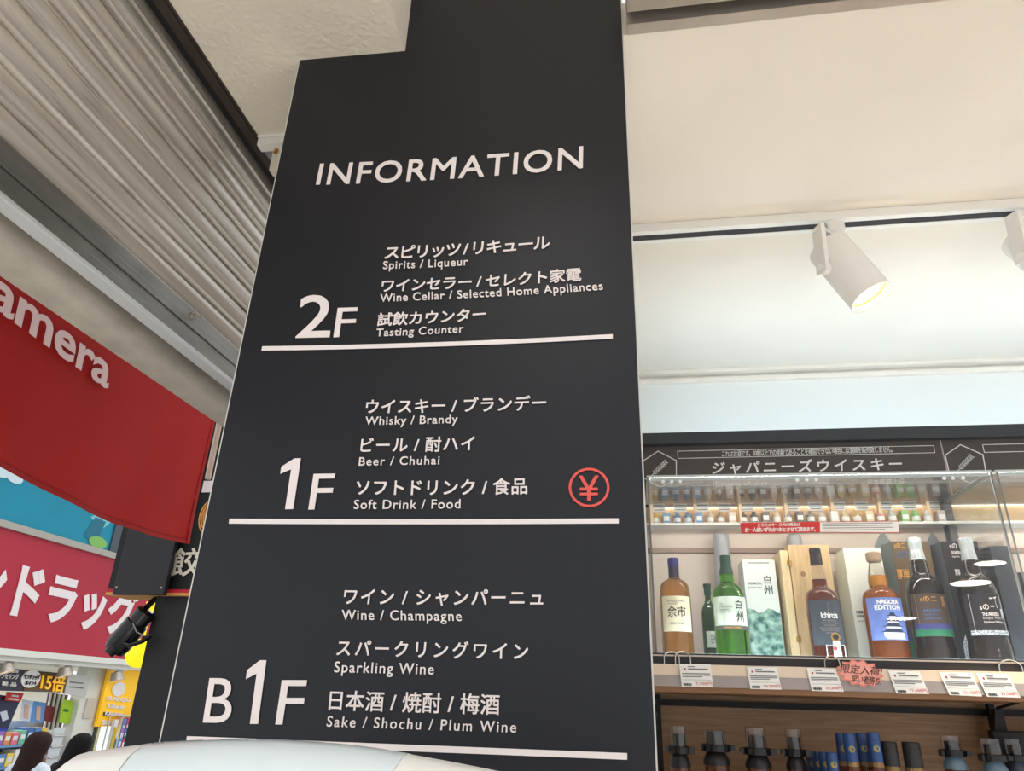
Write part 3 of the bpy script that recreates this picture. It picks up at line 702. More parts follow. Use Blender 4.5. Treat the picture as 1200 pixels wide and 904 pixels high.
    for (h,rx,ry) in pr:
        for i in range(n):
            a=2*math.pi*i/n; q=1+0.05*math.sin(a*9)*(0.86-h); vs.append(Vector((rx*q*math.cos(a),ry*q*math.sin(a),h))*f+L)
    for k in range(2):
        for i in range(n): fs.append((k*n+i,k*n+(i+1)%n,(k+1)*n+(i+1)%n,(k+1)*n+i))
    MB().add(vs,fs).build('skirt',M_navy,t,True)
    for s in (-1,1):
        c=Vector((x+s*0.09*f,Y,STREET)); MB().lathe(c+Vector((0,-0.05,0.0)),[(0,0.035),(0.03,0.045),(0.06,0.04)],14).lathe(c+Vector((0,0.06,0.0)),[(0,0.04),(0.03,0.045),(0.05,0.03)],14).build('shoe',M_ink,t,True)
    return t
M_hair1=mat('brown_hair',(44,28,22),0.7,spec=0.2,noise=(30,0.35,(6,6,0.6)),bump=(60,0.4,(6,6,0.4)))
M_hair2=mat('black_hair',(20,15,16),0.7,spec=0.2,noise=(30,0.3,(6,6,0.6)),bump=(60,0.4,(6,6,0.4)))
person(43,855.5,6.2,0.03,M_hair1,mat('white_cloth',(214,224,236),0.8),'brown long haired person in a white top, seen from behind at bottom left',-0.05)
person(88,857.5,6.7,0.10,M_hair2,mat('black_cloth',(36,32,38),0.8),'black long haired person in a dark top leaning left, next to the white stand',-0.20)

# ================================================================== WHITE ROUNDED STAND IN FRONT
YW=0.5
ws=thing('white_stand',(-0.25,YW,0),'white rounded plastic stand top in front of the information board at the bottom','stand')
rw=0.045
def arch(px,py): p=atY(px,py,YW); return Vector((p.x,YW,p.z-rw))
A=[arch(113,881),arch(122,880),arch(150,876),arch(188,871)]
B=[arch(188,871),arch(240,868),arch(300,867),arch(360,869.5),arch(420,875),arch(470,883)]
Cc=[arch(470,883),arch(520,892),arch(580,904),arch(660,922),arch(740,945),arch(800,985),arch(815,1040)]
def smoothpath(P,k=4):
    out=[]
    for i in range(len(P)-1):
        p0=P[max(i-1,0)];p1=P[i];p2=P[i+1];p3=P[min(i+2,len(P)-1)]
        for j in range(k):
            t=j/k; out.append(0.5*((2*p1)+(p2-p0)*t+(2*p0-5*p1+4*p2-p3)*t*t+(3*p1-p0-3*p2+p3)*t**3))
    out.append(P[-1]); return out
A2=smoothpath(A); dA=(A2[0]-A2[3]).normalized()
A3=[A2[0]+dA*rw*0.42*math.sin(a) for a in (1.45,1.2,0.9,0.5)]+A2; rA=[rw*max(0.12,math.cos(a)) for a in (1.45,1.2,0.9,0.5)]+[rw]*len(A2)
MB().tube(A3,rA,24).build('end_cap',M_white_plastic,ws,True)
sub(MB().tube(smoothpath(B),rw*1.008,24).build('top_bar',M_blue_plastic,ws,True),'bluish glossy middle section')
MB().tube(smoothpath(Cc),rw,24).build('end_cap',M_white_plastic,ws,True)
for s_,P in ((0,A[1]),(1,Cc[-1])):
    MB().tube([P+Vector((0,0,0.01)),Vector((P.x,YW,0.0))],rw,20).build('leg',M_white_plastic,ws,True)
MB().box(A[1].x,Cc[-1].x,YW-0.01,YW+0.01,0.25,EYE-0.24).build('panel',M_white_plastic,ws,bevel=0.004)

# ================================================================== TRACK AND SPOTLIGHTS
tr=thing('lighting_track',(1.5,1.48,H-0.024),'white ceiling lighting track with dark slot running across the shop ceiling','lighting track')
MB().box(-0.3,3.4,1.452,1.468,H-0.024,H-0.0005).box(-0.3,3.4,1.490,1.503,H-0.024,H-0.0005).box(-0.3,3.4,1.468,1.490,H-0.006,H-0.0005).build('channel',M_lamp_white,tr,bevel=0.001)
MB().box(-0.3,3.4,1.4685,1.4895,H-0.0225,H-0.0065).build('slot',mat('dark_slot',(40,30,32),0.6),tr)
def spot(dx,label):
    P0=Vector((0.488+dx,1.46,EYE+0.952)); P1=Vector((0.540+dx,1.44,EYE+0.826)); a=(P1-P0).normalized(); L=(P1-P0).length; R=0.047
    t=thing('track_spotlight',(0.502+dx,1.478,H-0.03),label,'spotlight','white track spotlights')
    B0=P0-a*0.03; LL=L+0.03
    MB().lathe(B0,[(0,R*0.86),(0.004,R*0.97),(0.012,R),(LL,R),(LL+0.002,R*0.985),(LL,R*0.93),(LL-0.05,R*0.88)],40,axis=a,cap1=False).build('lamp_head',M_lamp_white,t,True)
    MB().lathe(B0,[(LL-0.056,R*0.87),(LL-0.050,R*0.87)],40,axis=a).build('lamp_lens',M_lamp_glow,t,True)
    MB().lathe(B0,[(LL-0.020,R*0.915),(LL-0.017,R*0.90),(LL-0.014,R*0.925)],40,axis=a,cap0=False,cap1=False).build('trim_ring',M_brass,t,True)
    MB().box(0.484+dx,0.524+dx,1.462,1.496,H-0.052,H-0.0065).build('adapter',M_lamp_white,t,bevel=0.005)
    # arm: down-swept yoke from the adapter to the side pivot
    side=Vector((-1,-0.28,0)); side=(side-a*side.dot(a)).normalized()
    piv=P0+a*0.035+side*(R+0.010)
    n=a.cross(side)
    top_=Vector((0.503+dx,1.478,H-0.064)); el=atY(959,270,piv.y-0.004)+Vector((dx,0,0)); el.z=H-0.066
    mb=MB(); d=(el-top_).normalized(); mb.obox((el+top_)/2,d,Vector((0,0,1)).cross(d),(0,0,1),(el-top_).length/2+0.006,0.012,0.005)
    d=(piv-el).normalized(); mb.obox((el+piv)/2,d,d.cross(side),side,(el-piv).length/2+0.010,0.017,0.006)
    mb.build('arm',M_lamp_white,t,bevel=0.0012)
    MB().lathe(piv-side*0.014,[(0,0.013),(0.02,0.013)],20,axis=side).build('pivot',M_lamp_white,t,True,)
    MB().lathe((0.503+dx,1.478,H-0.066),[(0,0.014),(0.018,0.014)],20).build('swivel',M_lamp_white,t,True)
    l=bpy.data.lights.new('spot_beam','SPOT'); l.energy=50; l.color=(1,0.86,0.66); l.spot_size=math.radians(70); l.spot_blend=0.6; l.shadow_soft_size=0.03
    o=bpy.data.objects.new('spot_beam',l); C.objects.link(o); o.location=P1+a*0.03; o.rotation_euler=a.to_track_quat('-Z','Y').to_euler()
spot(0,'lit white cylinder spotlight on the ceiling track, fully in view')
spot(0.405,'white track spotlight at the right picture edge, only its arm in view')

# ================================================================== WHISKY BOARDS
def board(dx,label,cont):
    t=thing('shelf_board',(0.4+dx,BY,EYE+0.5),label,'sign board','whisky name boards')
    bx=lambda px,py,o=0.0: atY(px,py,BY-o)+Vector((dx,0,0))
    x0=atY(752,520,BY).x; x1=atY(1103,517,BY).x
    MB().box(x0+dx,x1+dx-0.004,BY,BY+0.0115,EYE+0.505,EYE+0.672).build('panel',M_board,t)
    MB().box(x1+dx-0.0035,x1+dx-0.001,BY-0.001,BY+0.0115,EYE+0.505,EYE+0.672).build('seam_strip',M_rail_grey,t)
    def poly(name,pts,wd=0.0022,closed=True):
        pts=[bx(*q,0.001) for q in pts]
        mb=MB(); m=len(pts)
        for i in range(m if closed else m-1):
            a,b=pts[i],pts[(i+1)%m]; d=(b-a).normalized(); mb.obox((a+b)/2,d,(0,1,0),d.cross(Vector((0,1,0))),(b-a).length/2+wd/2,0.0006,wd/2)
        return mb.build(name,M_board_line,t)
    poly('hexagon_frame',[(771.2,529),(792.5,540),(792.5,561),(774,571.5),(754.5,560.5),(753.5,540.5)])
    poly('notice_frame',[(794,529),(1094,522.5),(1095.5,530.8),(794.5,537.5)],0.0012)
    # ear of grain
    mb=MB(); a=bx(762,559,0.002); b=bx(781,541,0.002); d=(b-a); u=Vector((-d.z,0,d.x)).normalized()
    mb.tube([a,a+d*0.5+u*-0.001,b],0.0008,6)
    for k in range(8):
        p=a+d*(0.22+0.10*k)
        for s in (-1,1):
            q=p+u*s*0.0042+d*0.05; ax_=(d.normalized()+u*s*0.9).normalized()
            mb.lathe(q-ax_*0.004,[(0,0.0003),(0.0025,0.0013),(0.005,0.0012),(0.008,0.0002)],8,axis=ax_)
    mb.build('grain_emblem',M_board_line,t)
    bt=lambda s,bl,br,tl,bold,nm='lettering',base=False: text(nm,s,bx(*bl,0.001),bx(*br,0.001),bx(*tl,0.001),M_board_line,t,bold=bold,base=base,space=True,res=3)
    bt('これはお酒です。20歳以上での年齢であることを確認できない場合には酒類を販売致しません。',(846,535.6),(1046,530.6),(846,528.6),0.0)
    bt('ジャパニーズウイスキー',(834,556.5),(1057,551.5),(835,541.5),0.014)
    M_strip=mat('grey_text_strip',(128,126,132),0.5)
    MB().prism([bx(836,562.5),bx(972,559.5),bx(972,570.5),bx(836,573.5)],(0,-0.0012,0)).build('subtitle_strip',M_strip,t)
    text('lettering','Japanese whiskey',bx(838,571,0.0022),bx(899,569.8,0.0022),bx(838,564.5,0.0022),M_board_line,t,base=True,res=2)
    bt('日本産威士忌',(1017,568.5),(1060,567.5),(1017,562),0.0)
board(0,'dark whisky shelf board with white katakana heading above the left glass case',0)
dxb=atY(1103,517,BY).x-atY(752,520,BY).x
board(dxb,'second dark whisky board at the right edge above the right glass case',1)
# small goods modelled in place of what the case mirrors, under the boards
GY=BY+0.002
struct(MB().box(0.03,3.3,BY-0.006,BY+0.004,EYE+0.498,EYE+0.503).build('trim_14',M_black))
tag(MB().box(0.05,3.3,BY-0.003,BY+0.0005,EYE+0.4945,EYE+0.4975).build('ledge_light_strip',mat('ledge_light',(255,240,216),0.5,emit=5.0)),'slim warm light strip under the board lower edge, above the miniatures','light strip')  # glowing strip added to brighten the row below it
struct(MB().box(0.03,3.3,BY-0.045,BY+0.0115,EYE+0.438,EYE+0.444).build('trim_15',M_white_paint))
struct(MB().box(0.03,3.3,BY+0.001,BY+0.0115,EYE+0.444,EYE+0.497).build('trim_16',mat('goods_backing',(206,176,140),0.5)))  # backing and ledge copy the mirrored shelf
GC=[(214,180,90),(120,160,190),(96,136,176),(110,150,186),(120,160,196),(222,206,176),(180,150,120),(226,214,196),(92,84,84),(104,96,92),(128,116,108),(236,214,190),(150,150,160),(110,104,104),(140,132,128),(200,190,180),(232,226,220),(214,196,150),(206,180,120),(226,210,170),(216,150,150),(200,206,200),(150,196,120),(140,200,130),(210,210,204),(190,180,170)]
xg0,xg1=0.075,0.78; ng=len(GC)
def goods(x,c,i,lab,grp):
    m=mat('goods_%d'%i,c,0.4)
    if i%3==1:
        mb=MB().box(x-0.009,x+0.009,BY-0.034,BY-0.012,EYE+0.4442,EYE+0.474)
        o=mb.box(x-0.007,x+0.007,BY-0.0345,BY-0.033,EYE+0.452,EYE+0.464,1).build('mini_box',[m,M_card])
    else:
        o=MB().lathe((x,BY-0.022,EYE+0.4442),[(0,0.0088),(0.022,0.0094),(0.026,0.006),(0.032,0.005),(0.033,0.004)],14).lathe((x,BY-0.022,EYE+0.450),[(0,0.0096),(0.011,0.0097)],14,mi=1).build('mini_bottle',[m,M_card],None,True)
    tag(o,lab,'miniature','miniatures on the ledge behind the glass case')
for i,c in enumerate(GC):
    goods(xg0+(xg1-xg0)*i/(ng-1),c,i,'tiny bottle or box in the row on the ledge under the whisky board','g')
for k in range(7):
    x=0.065+0.115*k
    o=MB().box(x-0.004,x+0.004,BY-0.03,BY+0.001,EYE+0.4442,EYE+0.4975).build('ledge_divider',mat('pale_divider',(232,204,168),0.5)); tag(o,'pale wooden divider standing between the miniatures on the ledge','divider','dividers on the miniature ledge')
for k in range(13):
    x=0.085+0.0575*k
    o=MB().box(x-0.017,x+0.017,BY-0.010,BY-0.0065,EYE+0.482,EYE+0.493).box(x-0.013,x+0.013,BY-0.0107,BY-0.0098,EYE+0.486,EYE+0.488,1).build('price_tag',[M_card,M_grey_ink]); tag(o,'small white price tag in the row above the miniatures','price tag','price tags above the miniatures')

# ================================================================== GLASS CASES
YF=1.65; ZF=EYE+0.07; ZL=EYE+0.497
def case(x0,x1,label):
    t=thing('display_case',((x0+x1)/2,YF+0.14,ZF),label,'display case')
    def pane(name,a,b,c,d,e,f,dark=False):
        mb=MB().box(a,b,c,d,e,f)
        dims=(b-a,d-c,f-e); k=dims.index(min(dims))
        # the two broad faces are clear, the four narrow ones are the cut edges
        for i in range(6):
            vv=[mb.v[j] for j in mb.f[i]]; ext=max(v[k] for v in vv)-min(v[k] for v in vv)
            mb.m[i]=0 if ext<1e-6 else 1
        return mb.build(name,[M_glass_lid if name=='lid' else M_glass,M_glass_edge_dark if dark else M_glass_edge],t)
    pane('front_pane',x0+0.004,x1-0.004,YF,YF+0.004,ZF+0.036,ZL-0.0045)
    pane('lid',x0,x1,YF,BY-0.008,ZL-0.004,ZL)
    pane('side_pane',x0,x0+0.004,YF,BY-0.008,ZF+0.004,ZL-0.0045,True)
    pane('side_pane',x1-0.004,x1,YF,BY-0.008,ZF+0.004,ZL-0.0045,True)
    MB().box(x0+0.006,x1-0.006,YF+0.0044,YF+0.0056,ZL-0.0125,ZL-0.0047).build('light_channel',M_glass_edge,t)  # pale plate added to hide the fill bar from the camera
    MB().box(x0+0.006,x1-0.006,YF+0.0075,YF+0.0110,ZL-0.0072,ZL-0.0050).build('light_bar',M_fill_bar,t)  # glowing bar added to brighten the case contents
    return t
M_fill_bar=mat('case_light_bar',(255,250,240),0.5,emit=75.0)
xL=atY(763,600,YF).x-0.006; xR=0.792
case(xL,xR,'clear acrylic display case holding whisky bottles, the complete left one')
case(0.800,1.62,'clear acrylic case at the right picture edge, mostly cut off')
# screws (clear stand-offs) on the left case lid
for k,px in enumerate((777,787,797,934,945,956,1106,1116,1128)):
    p=atY(px,565-(px-777)*0.012,YF); 
    o=MB().lathe((p.x,YF-0.0005,p.z),[(0,0.0042),(0.003,0.0042),(0.0035,0.003)],14,axis=(0,-1,0)).build('clear_standoff',M_blue_plastic,None,True); tag(o,'small clear round stud on the top front edge of the left case','stud','clear studs on the case edge')
# tray, lip, light strip
tg=thing('case_shelf',(1.6,1.7,ZF-0.02),'black shelf deck with silver edge line carrying the glass cases','shelf')
MB().box(0.0,3.3,YF-0.01,BY+0.0,ZF-0.02,ZF).build('deck',M_black_metal,tg)
MB().box(0.0,3.3,YF-0.016,YF-0.0005,EYE+0.070,EYE+0.1045).build('lip',mat('lip_black',(44,40,40),0.4),tg)
MB().box(0.0,3.3,YF-0.018,YF-0.0162,EYE+0.0985,EYE+0.1015).build('silver_line',mat('silver_line',(190,176,160),0.3,0.6),tg)
MB().box(xL+0.01,3.3,YF+0.006,YF+0.014,ZF+0.001,ZF+0.014).build('light_strip',M_case_strip,tg)
MB().box(0.0,3.3,1.635,BY-0.022,EYE+0.030,EYE+0.0495).build('support_board',mat('under_board',(150,110,78),0.5),tg)
# price rail
prl=thing('price_rail',(1.6,1.62,EYE+0.04),'cream and grey price rail along the shelf under the glass cases','price rail')
def railpt(px,py): return atY(px,py,1.615)
zt1=railpt(766,778).z; zb1=railpt(766,804).z; zm=zt1+(zb1-zt1)*0.5
MB().box(0.0,3.3,1.612,1.6335,zm,zt1).build('upper_strip',M_rail_cream,prl)
MB().box(0.0,3.3,1.611,1.6335,zb1,zm).build('lower_strip',M_rail_grey,prl)
def price_card(px,price,label,Y=1.607):
    """px: TL,TR,BR,BL"""
    p=[atY(x,y,Y) for x,y in px]
    # keep cards upright rectangles leaning by the photo's amount
    t=thing('price_card',p[3],label,'price card','price cards on the upper rail')
    MB().prism(p,(0,0.0012,0)).build('card',M_card,t)
    def at(u,v): 
        a=p[0]+(p[1]-p[0])*u; b=p[3]+(p[2]-p[3])*u; q=a+(b-a)*v; return Vector((q.x,Y-0.0004,q.z))
    def bar(nm,u0,u1,v0,v1,m): MB().prism([at(u0,v0),at(u1,v0),at(u1,v1),at(u0,v1)],(0,-0.0003,0)).build(nm,m,t)
    bar('flag_mark',0.13,0.19,0.18,0.27,M_red_ink)
    bar('title_line',0.27,0.50,0.09,0.13,M_grey_ink)
    bar('title_line',0.27,0.90,0.19,0.245,M_grey_ink)
    k=0
    for v in (0.40,0.47,0.54): bar('text_line',0.06,0.94-0.25*(v>0.52),v,v+0.035,M_grey_ink)
    bar('rule',0.04,0.96,0.69,0.70,M_grey_ink)
    mb=MB(); 
    for i in range(12):
        u=0.06+0.022*i; mb.prism([at(u,0.85),at(u+0.011+0.004*(i%3),0.85),at(u+0.011+0.004*(i%3),0.96),at(u,0.96)],(0,-0.0003,0))
    mb.build('barcode',M_ink,t)
    text('price',price,at(0.46,0.93),at(0.97,0.93),at(0.46,0.78),M_red_ink,t,bold=0.0,depth=0.0003,res=3,space=False)
CT=[([(796,778.6),(832.4,779),(836,805.8),(798.9,805)],'7,700円','white price card below the cream labelled amber bottle, leftmost on rail'),
    ([(875,781.6),(910,782.2),(916,808.6),(879.4,807.7)],'14,500円','white price card below the pale green carton, second from left'),
    ([(945,783),(979,784),(989,811),(951.6,810)],'24,200円','white price card touching the pink burst card'),
    ([(1040.6,786),(1077.4,787),(1089,813.8),(1050.5,813)],'17,600円','white price card directly right of the pink burst card'),
    ([(1100,787.8),(1139,788.8),(1151,816.6),(1113,814.8)],'23,100円','white price card second from the right picture edge'),
    ([(1143.5,789),(1181.4,790),(1196,818),(1157,816.8)],'29,700円','white price card nearest to the right picture edge')]
for px,pr_,lb in CT: price_card(px,pr_,lb)
# pink burst
pb=thing('burst_card',atY(1007,800,1.600),'pink jagged burst card with handwritten kanji on the price rail','price card')
cx_,cy_=1008.3,789.3; pts=[]; n=13
for k in range(2*n):
    a=math.pi*k/n; r=1.0 if k%2==0 else 0.80
    pts.append((cx_+28.5*r*math.cos(a),cy_+16.5*r*math.sin(a)+0.13*28*math.cos(a)))
MB().prism([atY(x,y,1.600) for x,y in pts],(0,0.001,0)).build('card',M_pink,pb)
ou=[atY(cx_+(x-cx_)*0.93,cy_+(y-cy_)*0.93,1.5995) for x,y in pts]
MB().tube(ou,0.0005,5,closed=True).build('outline',M_pink_line,pb)
text('handwriting','限定入荷!',atY(985,788.5,1.5992),atY(1033,793,1.5992),atY(986.5,778,1.5992),M_ink,pb,depth=0.0003,res=2)
text('handwriting','早い者勝ち!',atY(997,800,1.5992),atY(1032,803.5,1.5992),atY(999,791,1.5992),M_ink,pb,depth=0.0003,res=2)
# wire rings hung on the lip
def ring(px,py,w,h,label):
    p=atY(px,py,1.628); hw=w/2*0.00205; hh=h*0.00205
    pts=[(p.x-hw,1.628,p.z-hh),(p.x-hw,1.628,p.z-hh*0.45)]+[(p.x-hw*math.cos(a),1.628,p.z-hh*0.45+hh*0.45*math.sin(a)) for a in [math.pi*k/10 for k in range(1,10)]]+[(p.x+hw,1.628,p.z-hh*0.45),(p.x+hw,1.628,p.z-hh)]
    tag(MB().tube(pts,0.0014,8).build('wire_ring',M_chrome,None,True),label,'wire hook','wire hooks on the shelf lip')
ring(786.5,764,15,14,'bent wire hook at the left end of the shelf lip')
ring(799.5,763.5,15,15,'rounded wire hook second from the left end of the shelf lip')
ring(974,769,14,16,'wire hook above the pink burst card')
ring(1182,773.5,20,16,'wire hook above the rightmost price card')

# ================================================================== BOTTLES IN THE CASE
YB=1.76
def mpp(px,py,Y): return (atY(px+1,py,Y)-atY(px,py,Y)).length
def glassmat(name,rgb,rough=0.03,trans=0.75,ior=1.36): return mat(name,rgb,rough,trans=trans,ior=ior,coat=0.6)
def curved_label(name,cx,cy,r,z0,z1,a0,a1,m,parent,n=18,th=0.0006,rad=None):
    """patch on a cylinder, angles measured from the -Y direction"""
    rows=rad or [(z0,r),(z1,r)]; vs=[];fs=[]
    for z,rr in rows:
        for i in range(n+1):
            a=a0+(a1-a0)*i/n
            for d in (0.0002,th): vs.append((cx+(rr+d)*math.sin(a),cy-(rr+d)*math.cos(a),z))
    w=2*(n+1)
    for k in range(len(rows)-1):
        for i in range(n):
            o=k*w+2*i; fs+=[(o+1,o+3,o+w+3,o+w+1),(o,o+w,o+w+2,o+2)]
        fs+=[(k*w,k*w+1,k*w+w+1,k*w+w),(k*w+2*n,k*w+w+2*n,k*w+w+2*n+1,k*w+2*n+1)]
    fs+=[(2*i,2*i+2,2*i+3,2*i+1) for i in range(n)]; e=(len(rows)-1)*w
    fs+=[(e+2*i,e+2*i+1,e+2*i+3,e+2*i+2) for i in range(n)]
    return MB().add(vs,fs).build(name,m,parent,True)
def label_text(s,cx,cy,r,x0,x1,z0,z1,m,parent,bold=0.0,nm='print',base=False):
    def warp(p):
        a=(p.x-cx)/r; return Vector((cx+(r+0.0008)*math.sin(a),cy-(r+0.0008)*math.cos(a),p.z))
    return text(nm,s,(x0,cy,z0),(x1,cy,z0),(x0,cy,z1),m,parent,bold=bold,depth=0.0002,res=2,warp=warp,base=base)
class Bot:
    """bottle described by picture rows: z of a row and radius of a picture width"""
    def __init__(s,px,py,Y,name,label,cat='bottle',group='whisky bottles in the glass case'):
        p=atY(px,py,Y); s.x,s.y=p.x,Y; s.px=px; s.ref=py; s.k=mpp(px,py,Y)
        s.t=thing(name,(s.x,Y,ZF),label,cat,group)
    def z(s,py):
        # row py on the bottle's axis (the axis leans in the picture)
        px=s.px+(s.px-671)*(s.ref-py)/(s.ref+1486)*-1
        return atY(px,py,s.y).z
    def prof(s,rows): return [(s.z(py)-ZF if py is not None else 0.0, w*s.k/2) for py,w in rows]
    def body(s,rows,m,name='glass_body'):
        pr=[(0.001,rows[-1][1]*s.k/2*0.9),(0.004,rows[-1][1]*s.k/2)]+s.prof(rows[::-1])
        return MB().lathe((s.x,s.y,ZF),pr,40).build(name,m,s.t,True)
    def cap(s,rows,m,name='cap',par=None):
        return MB().lathe((s.x,s.y,ZF),s.prof(rows[::-1]),32).build(name,m,par or s.t,True)
    def label(s,py0,py1,w,wb,m,half=1.05,name='label',par=None,off=0.0):
        r=wb*s.k/2; zz0,zz1=s.z(py1),s.z(py0); h=min(1.45,math.asin(min(0.999,w/wb)))
        return curved_label(name,s.x,s.y,r+0.0003+off,zz0,zz1,-h,h,m,par or s.t)
    def print(s,txt,px0,px1,py0,py1,wb,m,par,bold=0.0,off=0.0006):
        r=wb*s.k/2+off; x0=s.x+px0*s.k; x1=s.x+px1*s.k
        return label_text(txt,s.x,s.y,r,x0,x1,s.z(py1),s.z(py0),m,par,bold)
Z3=lambda v:620+v/5.65
M_amber=glassmat('amber_whisky',(216,146,52),trans=0.92); M_green_glass=glassmat('green_glass',(92,186,20),trans=0.9); M_dkgreen=glassmat('deep_green_glass',(40,96,34))
M_redamber=glassmat('red_amber_whisky',(130,52,26),trans=0.85); M_brownglass=glassmat('dark_brown_glass',(40,28,22),trans=0.3); M_gold_liq=glassmat('orange_whisky',(206,104,22),trans=0.9); M_clearg=glassmat('clear_bottle_glass',(232,226,214),trans=0.95,ior=1.2)
M_label_cream=mat('cream_label',(246,234,196),0.6); M_label_pale=mat('pale_green_label',(226,236,216),0.6)
# 1 amber bottle, blue cap
b=Bot(792.5,722,YB,'whisky_bottle','amber whisky bottle with a blue cap and cream label, leftmost in the case')
b.body([(678,14.5),(679.5,17),(681,23),(683.5,29.5),(687,33.5),(692,35.5),(700,36.3),(760,36.5)],M_amber)
b.cap([(654.8,12.5),(656,13.3),(664.5,13.3),(665,13)],mat('blue_cap',(44,48,110),0.35))
b.cap([(665.2,13),(666,12.6),(677.5,12.8),(678.2,14.5)],mat('dark_foil',(52,46,62),0.35),'neck_foil')
l=b.label(701,742,31.5,36.5,M_label_cream)
b.print('余市',-11,10.5,712.5,725.5,36.5,M_ink,l,0.008)
b.print('SINGLE MALT',-11,11.5,705.5,708,36.5,M_grey_ink,l); b.print('WHISKY',-10,2,709,711,36.5,M_grey_ink,l); b.print('NIKKA WHISKY',-9,9,731.5,734,36.5,M_grey_ink,l)
# 2 small green bottle modelled for the mirror image of the bright green one
b=Bot(831,720,1.87,'whisky_bottle','small dark green bottle half hidden behind the bright green bottle')
b.body([(698,6.5),(704,7.5),(708,10),(712,15),(718,18),(724,18.5),(762,19)],M_dkgreen)
b.cap([(684.8,9.5),(688,9.5),(690,8.2),(698,8.2)],mat('green_cap',(36,66,50),0.4))
l=b.label(741,760,11,19,M_label_pale); b.print('白州',-1,4,744,756,19,M_grey_ink,l)
# 3 green bottle
b=Bot(855.5,722,YB,'whisky_bottle','bright green whisky bottle with pale label, left of the green and white carton')
b.body([(672,17),(678,17),(683,17.5),(685,22),(687.5,28.5),(691,34),(696,37.3),(702,38.4),(760,38.5)],M_green_glass)
b.cap([(651.6,12.5),(653,13.2),(661,13.2),(663,12.6),(668,15),(673,17.4)],mat('dark_green_cap',(38,66,48),0.4))
l=b.label(701.5,735,36.5,38.5,M_label_pale)
b.print('白',5,13.5,705.5,716,38.5,M_ink,l,0.01); b.print('州',5,14.5,718,731,38.5,M_ink,l,0.01)
b.print('THE',-14,-10,709.5,711.3,38.5,M_grey_ink,l); b.print('HAKUSHU',-14,1,712.3,714.6,38.5,M_ink,l); b.print('SINGLE MALT',-14,-2,716,717.8,38.5,M_grey_ink,l); b.print('JAPANESE WHISKY',-14,0,719,720.8,38.5,M_grey_ink,l)
l2=b.label(735.3,740,36.5,38.5,mat('slate_band',(92,96,92),0.5),name='band'); b.print('Hakushu Distillery',-11,11,735.8,739.4,38.5,M_gold,l2)
# generic carton from picture corners
def carton(name,label,tl,tr,bl,depth,Y,m_front,m_side=None,z1=None,par=None):
    a,b_=atY(*tl,Y),atY(*tr,Y); t=thing(name,((a.x+b_.x)/2,Y+depth/2,ZF),label,'box','whisky cartons in the glass case')
    xm0,xm1=a.x,b_.x
    MB().box(xm0,xm1,Y,Y+depth,ZF+0.0005,(a.z+b_.z)/2).build('carton',[m_front],t,bevel=0.0008)
    return t,xm0,xm1,(a.z+b_.z)/2
def face_text(t,s,px0,px1,py0,py1,Y,m,bold=0.0,nm='print'):
    bl,br,tl=atY(px0,py1,Y-0.0006),atY(px1,py1,Y-0.0006),atY(px0,py0,Y-0.0006); tl.x=bl.x
    return text(nm,s,bl,br,tl,m,t,bold=bold,depth=0.0003,res=2)
# 4 white carton with green landscape
def mat_landscape():
    m=bpy.data.materials.new('green_landscape_print'); m.use_nodes=True; nt=m.node_tree; b=nt.nodes['Principled BSDF']
    tc=nt.nodes.new('ShaderNodeTexCoord'); n=nt.nodes.new('ShaderNodeTexNoise'); n.inputs['Scale'].default_value=55; n.inputs['Detail'].default_value=7
    nt.links.new(tc.outputs['Object'],n.inputs['Vector'])
    r=nt.nodes.new('ShaderNodeValToRGB'); r.color_ramp.elements[0].position=0.36; r.color_ramp.elements[1].position=0.68
    r.color_ramp.elements[0].color=lin((20,104,92))+(1,); r.color_ramp.elements[1].color=lin((190,224,206))+(1,)
    nt.links.new(n.outputs['Fac'],r.inputs[0]); nt.links.new(r.outputs[0],b.inputs['Base Color']); return m
YC=1.83
t,xa_,xb_,zz=carton('whisky_carton','white whisky carton with green mountain print beside the bright green bottle',(869.5,656),(907.5,656.5),None,0.075,YC,mat('carton_white',(234,240,232),0.5))
zl=atY(895,716,YC).z
vs=[(xa_+0.0008,YC-0.0004,ZF+0.012)]+[(xa_+0.0008+(xb_-xa_-0.0016)*k/14,YC-0.0004,zl+0.005*math.sin(k*0.75+0.6)+0.0015*math.sin(k*2.3)) for k in range(15)]+[(xb_-0.0008,YC-0.0004,ZF+0.012)]
MB().prism(vs,(0,0.0003,0)).build('landscape_print',mat_landscape(),t)
MB().prism([(xa_+0.0008,YC-0.0004,ZF+0.001),(xb_-0.0008,YC-0.0004,ZF+0.001),(xb_-0.0008,YC-0.0004,ZF+0.0119),(xa_+0.0008,YC-0.0004,ZF+0.0119)],(0,0.0003,0)).build('foot_band',mat('slate_green',(70,92,84),0.5),t)
face_text(t,'白',896,904,675,684.5,YC,M_ink,0.01); face_text(t,'州',896,906,686.5,697,YC,M_ink,0.01)
face_text(t,'THE HAKUSHU',876.5,893,682.5,685.5,YC,M_ink); face_text(t,'SINGLE MALT WHISKY',876.5,893,688,690,YC,M_grey_ink); face_text(t,'THE HOUSE OF SUNTORY',876,902,659,661,YC,M_grey_ink)
